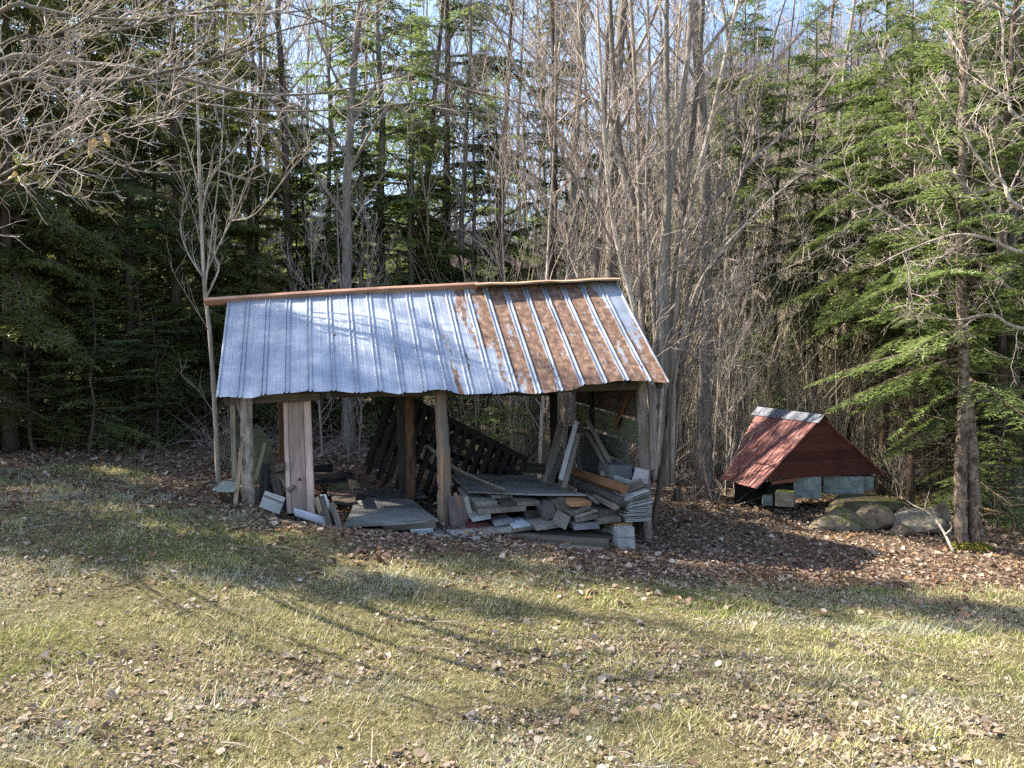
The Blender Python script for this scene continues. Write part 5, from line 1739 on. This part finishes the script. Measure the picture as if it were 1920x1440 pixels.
# ------------------------------------------------------------------ the low red hut
def hut():
    A, A2 = W(1541, 783, 11.5), W(1424, 768, 12.9)
    E, E2 = W(1424, 914, 11.25), W(1354, 895, 12.2)
    Rr = W(1656, 890, 11.85); R2 = Rr + (A2 - A)
    t = thing('red_hut', W(1500, 930, 11.4), 'low red wooden pump hut with ribbed metal roof on concrete blocks', 'hut')
    m, nt, b = new_mat('red_painted_metal')
    g = noise_tex(nt, 'Object', (5, 14, 5), 6, 0.7)
    g2 = noise_tex(nt, 'World', (2, 2, 2), 3, 0.6)
    c = ramp(nt, g, [(0.34, (0.11, 0.04, 0.035)), (0.52, (0.26, 0.085, 0.07)), (0.68, (0.42, 0.26, 0.22))])
    oi = nt.nodes.new('ShaderNodeObjectInfo')
    hv = nt.nodes.new('ShaderNodeHueSaturation'); nt.links.new(mathn(nt, 'MULTIPLY_ADD', oi.outputs['Random'], 0.5, 0.7), hv.inputs['Value'])
    nt.links.new(c, hv.inputs['Color']); nt.links.new(hv.outputs[0], b.inputs['Base Color'])
    b.inputs['Roughness'].default_value = 0.55; b.inputs['Metallic'].default_value = 0.1
    bump(nt, b, g, 0.3, 0.004)

    def side(A, E, A2, E2, n):
        for k in range(n):
            us = []
            for j, (f, h) in enumerate([(0, 0), (0.04, 1), (0.09, 1), (0.13, 0), (0.3, 0), (0.34, .7), (0.39, .7), (0.43, 0), (0.62, 0), (0.66, .7), (0.71, .7), (0.75, 0), (1.015, 0)]):
                us.append(((k + f) / n, h))
            V = []
            nv = 10
            nr = (A2 - A).cross(E - A).normalized()
            if nr.z < 0: nr = -nr
            for i in range(nv + 1):
                v = i / nv
                for u, h in us:
                    p = (A.lerp(A2, u)).lerp(E.lerp(E2, u), v)
                    over = (p - A.lerp(A2, u)) * 0.03
                    V.append(tuple(p + over * v + nr * (0.014 * h + 0.01 + (0.004 if v > 0.5 else 0))))
            q = len(us)
            me = bpy.data.meshes.new('roof_sheet')
            me.from_pydata(V, [], [(i * q + j, i * q + j + 1, (i + 1) * q + j + 1, (i + 1) * q + j) for i in range(nv) for j in range(q - 1)])
            me.materials.append(m)
            solid(obj('roof_sheet', me, None, t), 0.003)
    side(A, E, A2, E2, 4)
    side(A, Rr + (Rr - A) * 0.02, A2, R2, 4)
    # grey ridge cap
    d = (A2 - A).normalized()
    c0, c1 = A - d * 0.06, A2 + d * 0.05
    sl, sr = (E - A).normalized(), (Rr - A).normalized()
    mb = MB()
    up = Vector((0, 0, 0.035))
    V = [c0 + sl * 0.15 + up, c0 + up * 1.3, c0 + sr * 0.13 + up, c1 + sl * 0.17 + up, c1 + up * 1.3, c1 + sr * 0.13 + up]
    mb.add([tuple(v) for v in V], [(0, 1, 4, 3), (1, 2, 5, 4)])
    mc, nt, b = new_mat('grey_cap'); b.inputs['Base Color'].default_value = (0.16, 0.17, 0.21, 1); b.inputs['Roughness'].default_value = 0.45; b.inputs['Metallic'].default_value = 0.4
    solid(obj('ridge_cap', mb.mesh('ridge_cap', mc), None, t), 0.004)
    # gable boards, front and back
    red = wood((0.085, 0.026, 0.018), 0.35, 0.6)
    for sgn, off in ((0, Vector((0, 0, 0))), (1, (A2 - A) * 0.96)):
        if sgn:
            a, e, r = A2 - (A2 - A) * 0.06, (E2 - (E2 - E) * 0.08).lerp(A2, 0.1), R2.lerp(A2, 0.03) - (A2 - A) * 0.06
        else:
            a, e, r = A, E.lerp(A, 0.10), Rr.lerp(A, 0.01)
        n = 7
        inn = Vector((-0.28, 0.96, 0)) * 0.04
        for k in range(n):
            f0, f1 = k / n, (k + 0.97) / n
            p = [a.lerp(e, f0), a.lerp(e, f1), a.lerp(r, f1), a.lerp(r, f0)]
            if k == 0: p = [a.lerp(e, 0.01), a.lerp(e, f1), a.lerp(r, f1)]
            th = Vector((-0.28, 0.96, 0)) * 0.022
            base = inn + Vector((0.002, -0.002, 0)) * (k % 2)
            q = len(p)
            mb = MB()
            cc = sum(p, Vector()) / q
            mb.add([tuple(x + base - cc) for x in p] + [tuple(x + base + th - cc) for x in p],
                   [tuple(range(q)), tuple(range(2 * q - 1, q - 1, -1))] + [(i, i + q, (i + 1) % q + q, (i + 1) % q) for i in range(q)])
            o = obj('gable_board', mb.mesh('gable_board', red), Matrix.Translation(cc), t)
    plank('sill_board', W(1446, 906, 11.42), W(1494, 899, 11.5), 0.05, 0.04, (0, 0, 1), wood((0.22, 0.09, 0.05)), t)
    pale = stone_mat('pale_blue_concrete', (0.13, 0.15, 0.14), (0.30, 0.32, 0.29), (0.12, 0.13, 0.05), 0.85)
    for x0, y0, x1, y1, Y in [(1489, 894, 1538, 934, 11.55), (1546, 893, 1616, 928, 11.75), (1617, 893, 1637, 920, 11.9)]:
        block(None, x0, y0, x1, y1, Y, 0.2, pale, 'foundation_or_void_block', parent=t, yaw=-16)
    for x0, y0, x1, y1, Y in [(1378, 906, 1440, 948, 12.0), (1440, 908, 1490, 950, 11.7)]:  # black boxes stand in for the dark void under the hut
        block(None, x0, y0, x1, y1, Y, 0.2, WK, 'foundation_or_void_block', parent=t, yaw=-16)
    block('mossy wooden block standing before the red hut', 1454, 922, 1487, 950, 10.95, 0.2, stone_mat('mossy_wood', (0.14, 0.11, 0.08), (0.3, 0.25, 0.19), (0.24, 0.25, 0.05), 0.66), 'wood_block', 'block', yaw=-25)
    block('small pale block beside the mossy wooden block', 1430, 930, 1448, 948, 11.2, 0.15, pale, 'wood_block', 'block', yaw=-16)


hut()

# ------------------------------------------------------------------ boulders
def boulder(label, cx, cy, w, h, Y, seed, mat, peak=0.0, lean=0.0):
    rs = np.random.RandomState(seed)
    p = W(cx, cy, Y)
    import bmesh
    bm = bmesh.new(); bmesh.ops.create_icosphere(bm, subdivisions=4, radius=1)
    sx, sz = w * MPP(Y) / 2, h * MPP(Y) / 2
    planes = [(unit(rs.normal(0, 1, 3)), rs.uniform(0.62, 0.9)) for _ in range(12)]
    off = rs.rand(3) * 50
    for v in bm.verts:
        q = np.array(v.co)
        for nn, dd in planes:
            k = q.dot(nn)
            if k > dd: q = q - nn * (k - dd) * 0.9
        nz = float(fbm(q[0] * 2 + off[0], q[1] * 2 + q[2] * 1.7 + off[1], seed, 4)) - 0.5
        n2 = float(fbm(q[0] * 7 + off[0], q[1] * 7 + q[2] * 6 + off[2], seed + 3, 3)) - 0.5
        q = q * (1 + 0.34 * nz + 0.09 * n2)
        if q[2] > 0: q[0] *= (1 - peak * q[2]); 
        v.co = (q[0] * sx * 1.15 + lean * q[2] * sz, q[1] * sx * 0.75, q[2] * sz * 1.25)
    me = bpy.data.meshes.new('boulder'); bm.to_mesh(me); bm.free()
    me.materials.append(mat)
    o = obj('boulder', me, Matrix.Translation((p.x, p.y, p.z - 0.18 * sz)))
    tag(o, label, 'boulder', 'boulders before the red hut')


SM = stone_mat('mossy_stone', (0.10, 0.08, 0.06), (0.24, 0.20, 0.15), (0.085, 0.085, 0.03), 0.68)
SB = stone_mat('brown_stone', (0.10, 0.072, 0.05), (0.26, 0.20, 0.14), (0.12, 0.12, 0.04), 0.74)
SGY = stone_mat('grey_stone', (0.12, 0.10, 0.075), (0.29, 0.25, 0.19), (0.12, 0.12, 0.05), 0.78)
boulder('pointed mossy green boulder, leftmost before the red hut', 1562, 978, 110, 58, 10.4, 3, SM, 0.55, 0.35)
boulder('reddish grey boulder right of the mossy green one', 1640, 970, 72, 50, 10.5, 5, SB, 0.3)
boulder('long smooth pale boulder in front of the dark mound', 1722, 975, 104, 46, 10.5, 8, SGY, 0.2)
boulder('upright brown slab boulder beside the mossy footed tree', 1762, 965, 46, 56, 10.6, 12, SB, 0.3, 0.2)
boulder('long low mossy rock bank, darkened as hut shade, right below the concrete blocks', 1628, 948, 165, 44, 11.25, 21, stone_mat('moss_with_shade', (0.05, 0.042, 0.03), (0.14, 0.115, 0.075), (0.055, 0.055, 0.02), 0.75), 0.25)  # its dark colours hold the hut's cast shadow as well as moss
boulder('small low stone before the smooth pale boulder', 1690, 992, 40, 20, 10.1, 15, SM, 0.2)


# dead branch propped in the leaves, little bushes and a stump
def sticks():
    rs = np.random.RandomState(5)
    mb = MB()
    def tb(l, Y0, Y1, r0, r1):
        n = len(l)
        S = spline([W(a, b2, Y0 + (Y1 - Y0) * i / (n - 1)) for i, (a, b2) in enumerate(l)], 4)
        mb.tube(S, np.linspace(r0, r1, len(S)), 6)
    tb([(1788, 1035), (1775, 1008), (1762, 985), (1745, 965), (1730, 955), (1712, 947), (1700, 938)], 9.3, 9.9, 0.018, 0.006)
    tb([(1733, 957), (1737, 940), (1742, 922)], 9.65, 9.65, 0.008, 0.004)
    tb([(1762, 985), (1752, 962), (1745, 950)], 9.5, 9.6, 0.008, 0.003)
    tb([(1772, 1003), (1784, 990), (1782, 978)], 9.4, 9.4, 0.010, 0.004)
    tb([(1730, 955), (1712, 960), (1695, 950)], 9.7, 9.8, 0.006, 0.003)
    o = obj('fallen_branch', mb.mesh('fallen_branch', M_BARK_PALE, True))
    tag(o, 'pale forked dead branch propped in the leaves left of the mossy tree', 'branch')
    for px, Y, s, lab in [(1690, 13.3, 0.75, 'small pale bush of bare upright stems behind the boulders'), (1730, 15.0, 0.8, 'bare bush in sunlit leaves right of the red hut'),
                          (1335, 12.2, 1.0, 'clump of thin pale stems before the thick brown trunk'), (430, 10.6, 0.7, 'twiggy bush beside the left end of the shed'),
                          (215, 13.0, 0.8, 'withered reddish bush at the foot of the dark spruces')]:
        m2 = MB()
        rs = np.random.RandomState(int(px))
        for k in range(9):
            a = rs.rand() * 6.28
            grow(m2, np.array([rs.normal(0, .06), rs.normal(0, .06), -0.05]), (math.cos(a) * .35, math.sin(a) * .35, 1), s * rs.uniform(.7, 1.2), 0.008, 0, 2, rs, (6, 4), 0.4, 0.12, (20, 50), 0.0035, 0.2, 0.5)
        x = X(px, Y)
        o = obj('bush', m2.mesh('bush', M_BARK_PALE if px not in (215,) else M_BARK_RED), Matrix.Translation((x, Y, HZ(x, Y))))
        tag(o, lab, 'bush', 'bare bushes at the forest edge')
    o = log('stump', [W(1270, 940, 10.2), W(1271, 915, 10.2)], 0.06, 0.05, M_BARK_DARK, None, None, 10, 9)
    tag(o, 'small dark stump between the shed and the red hut', 'stump')


sticks()
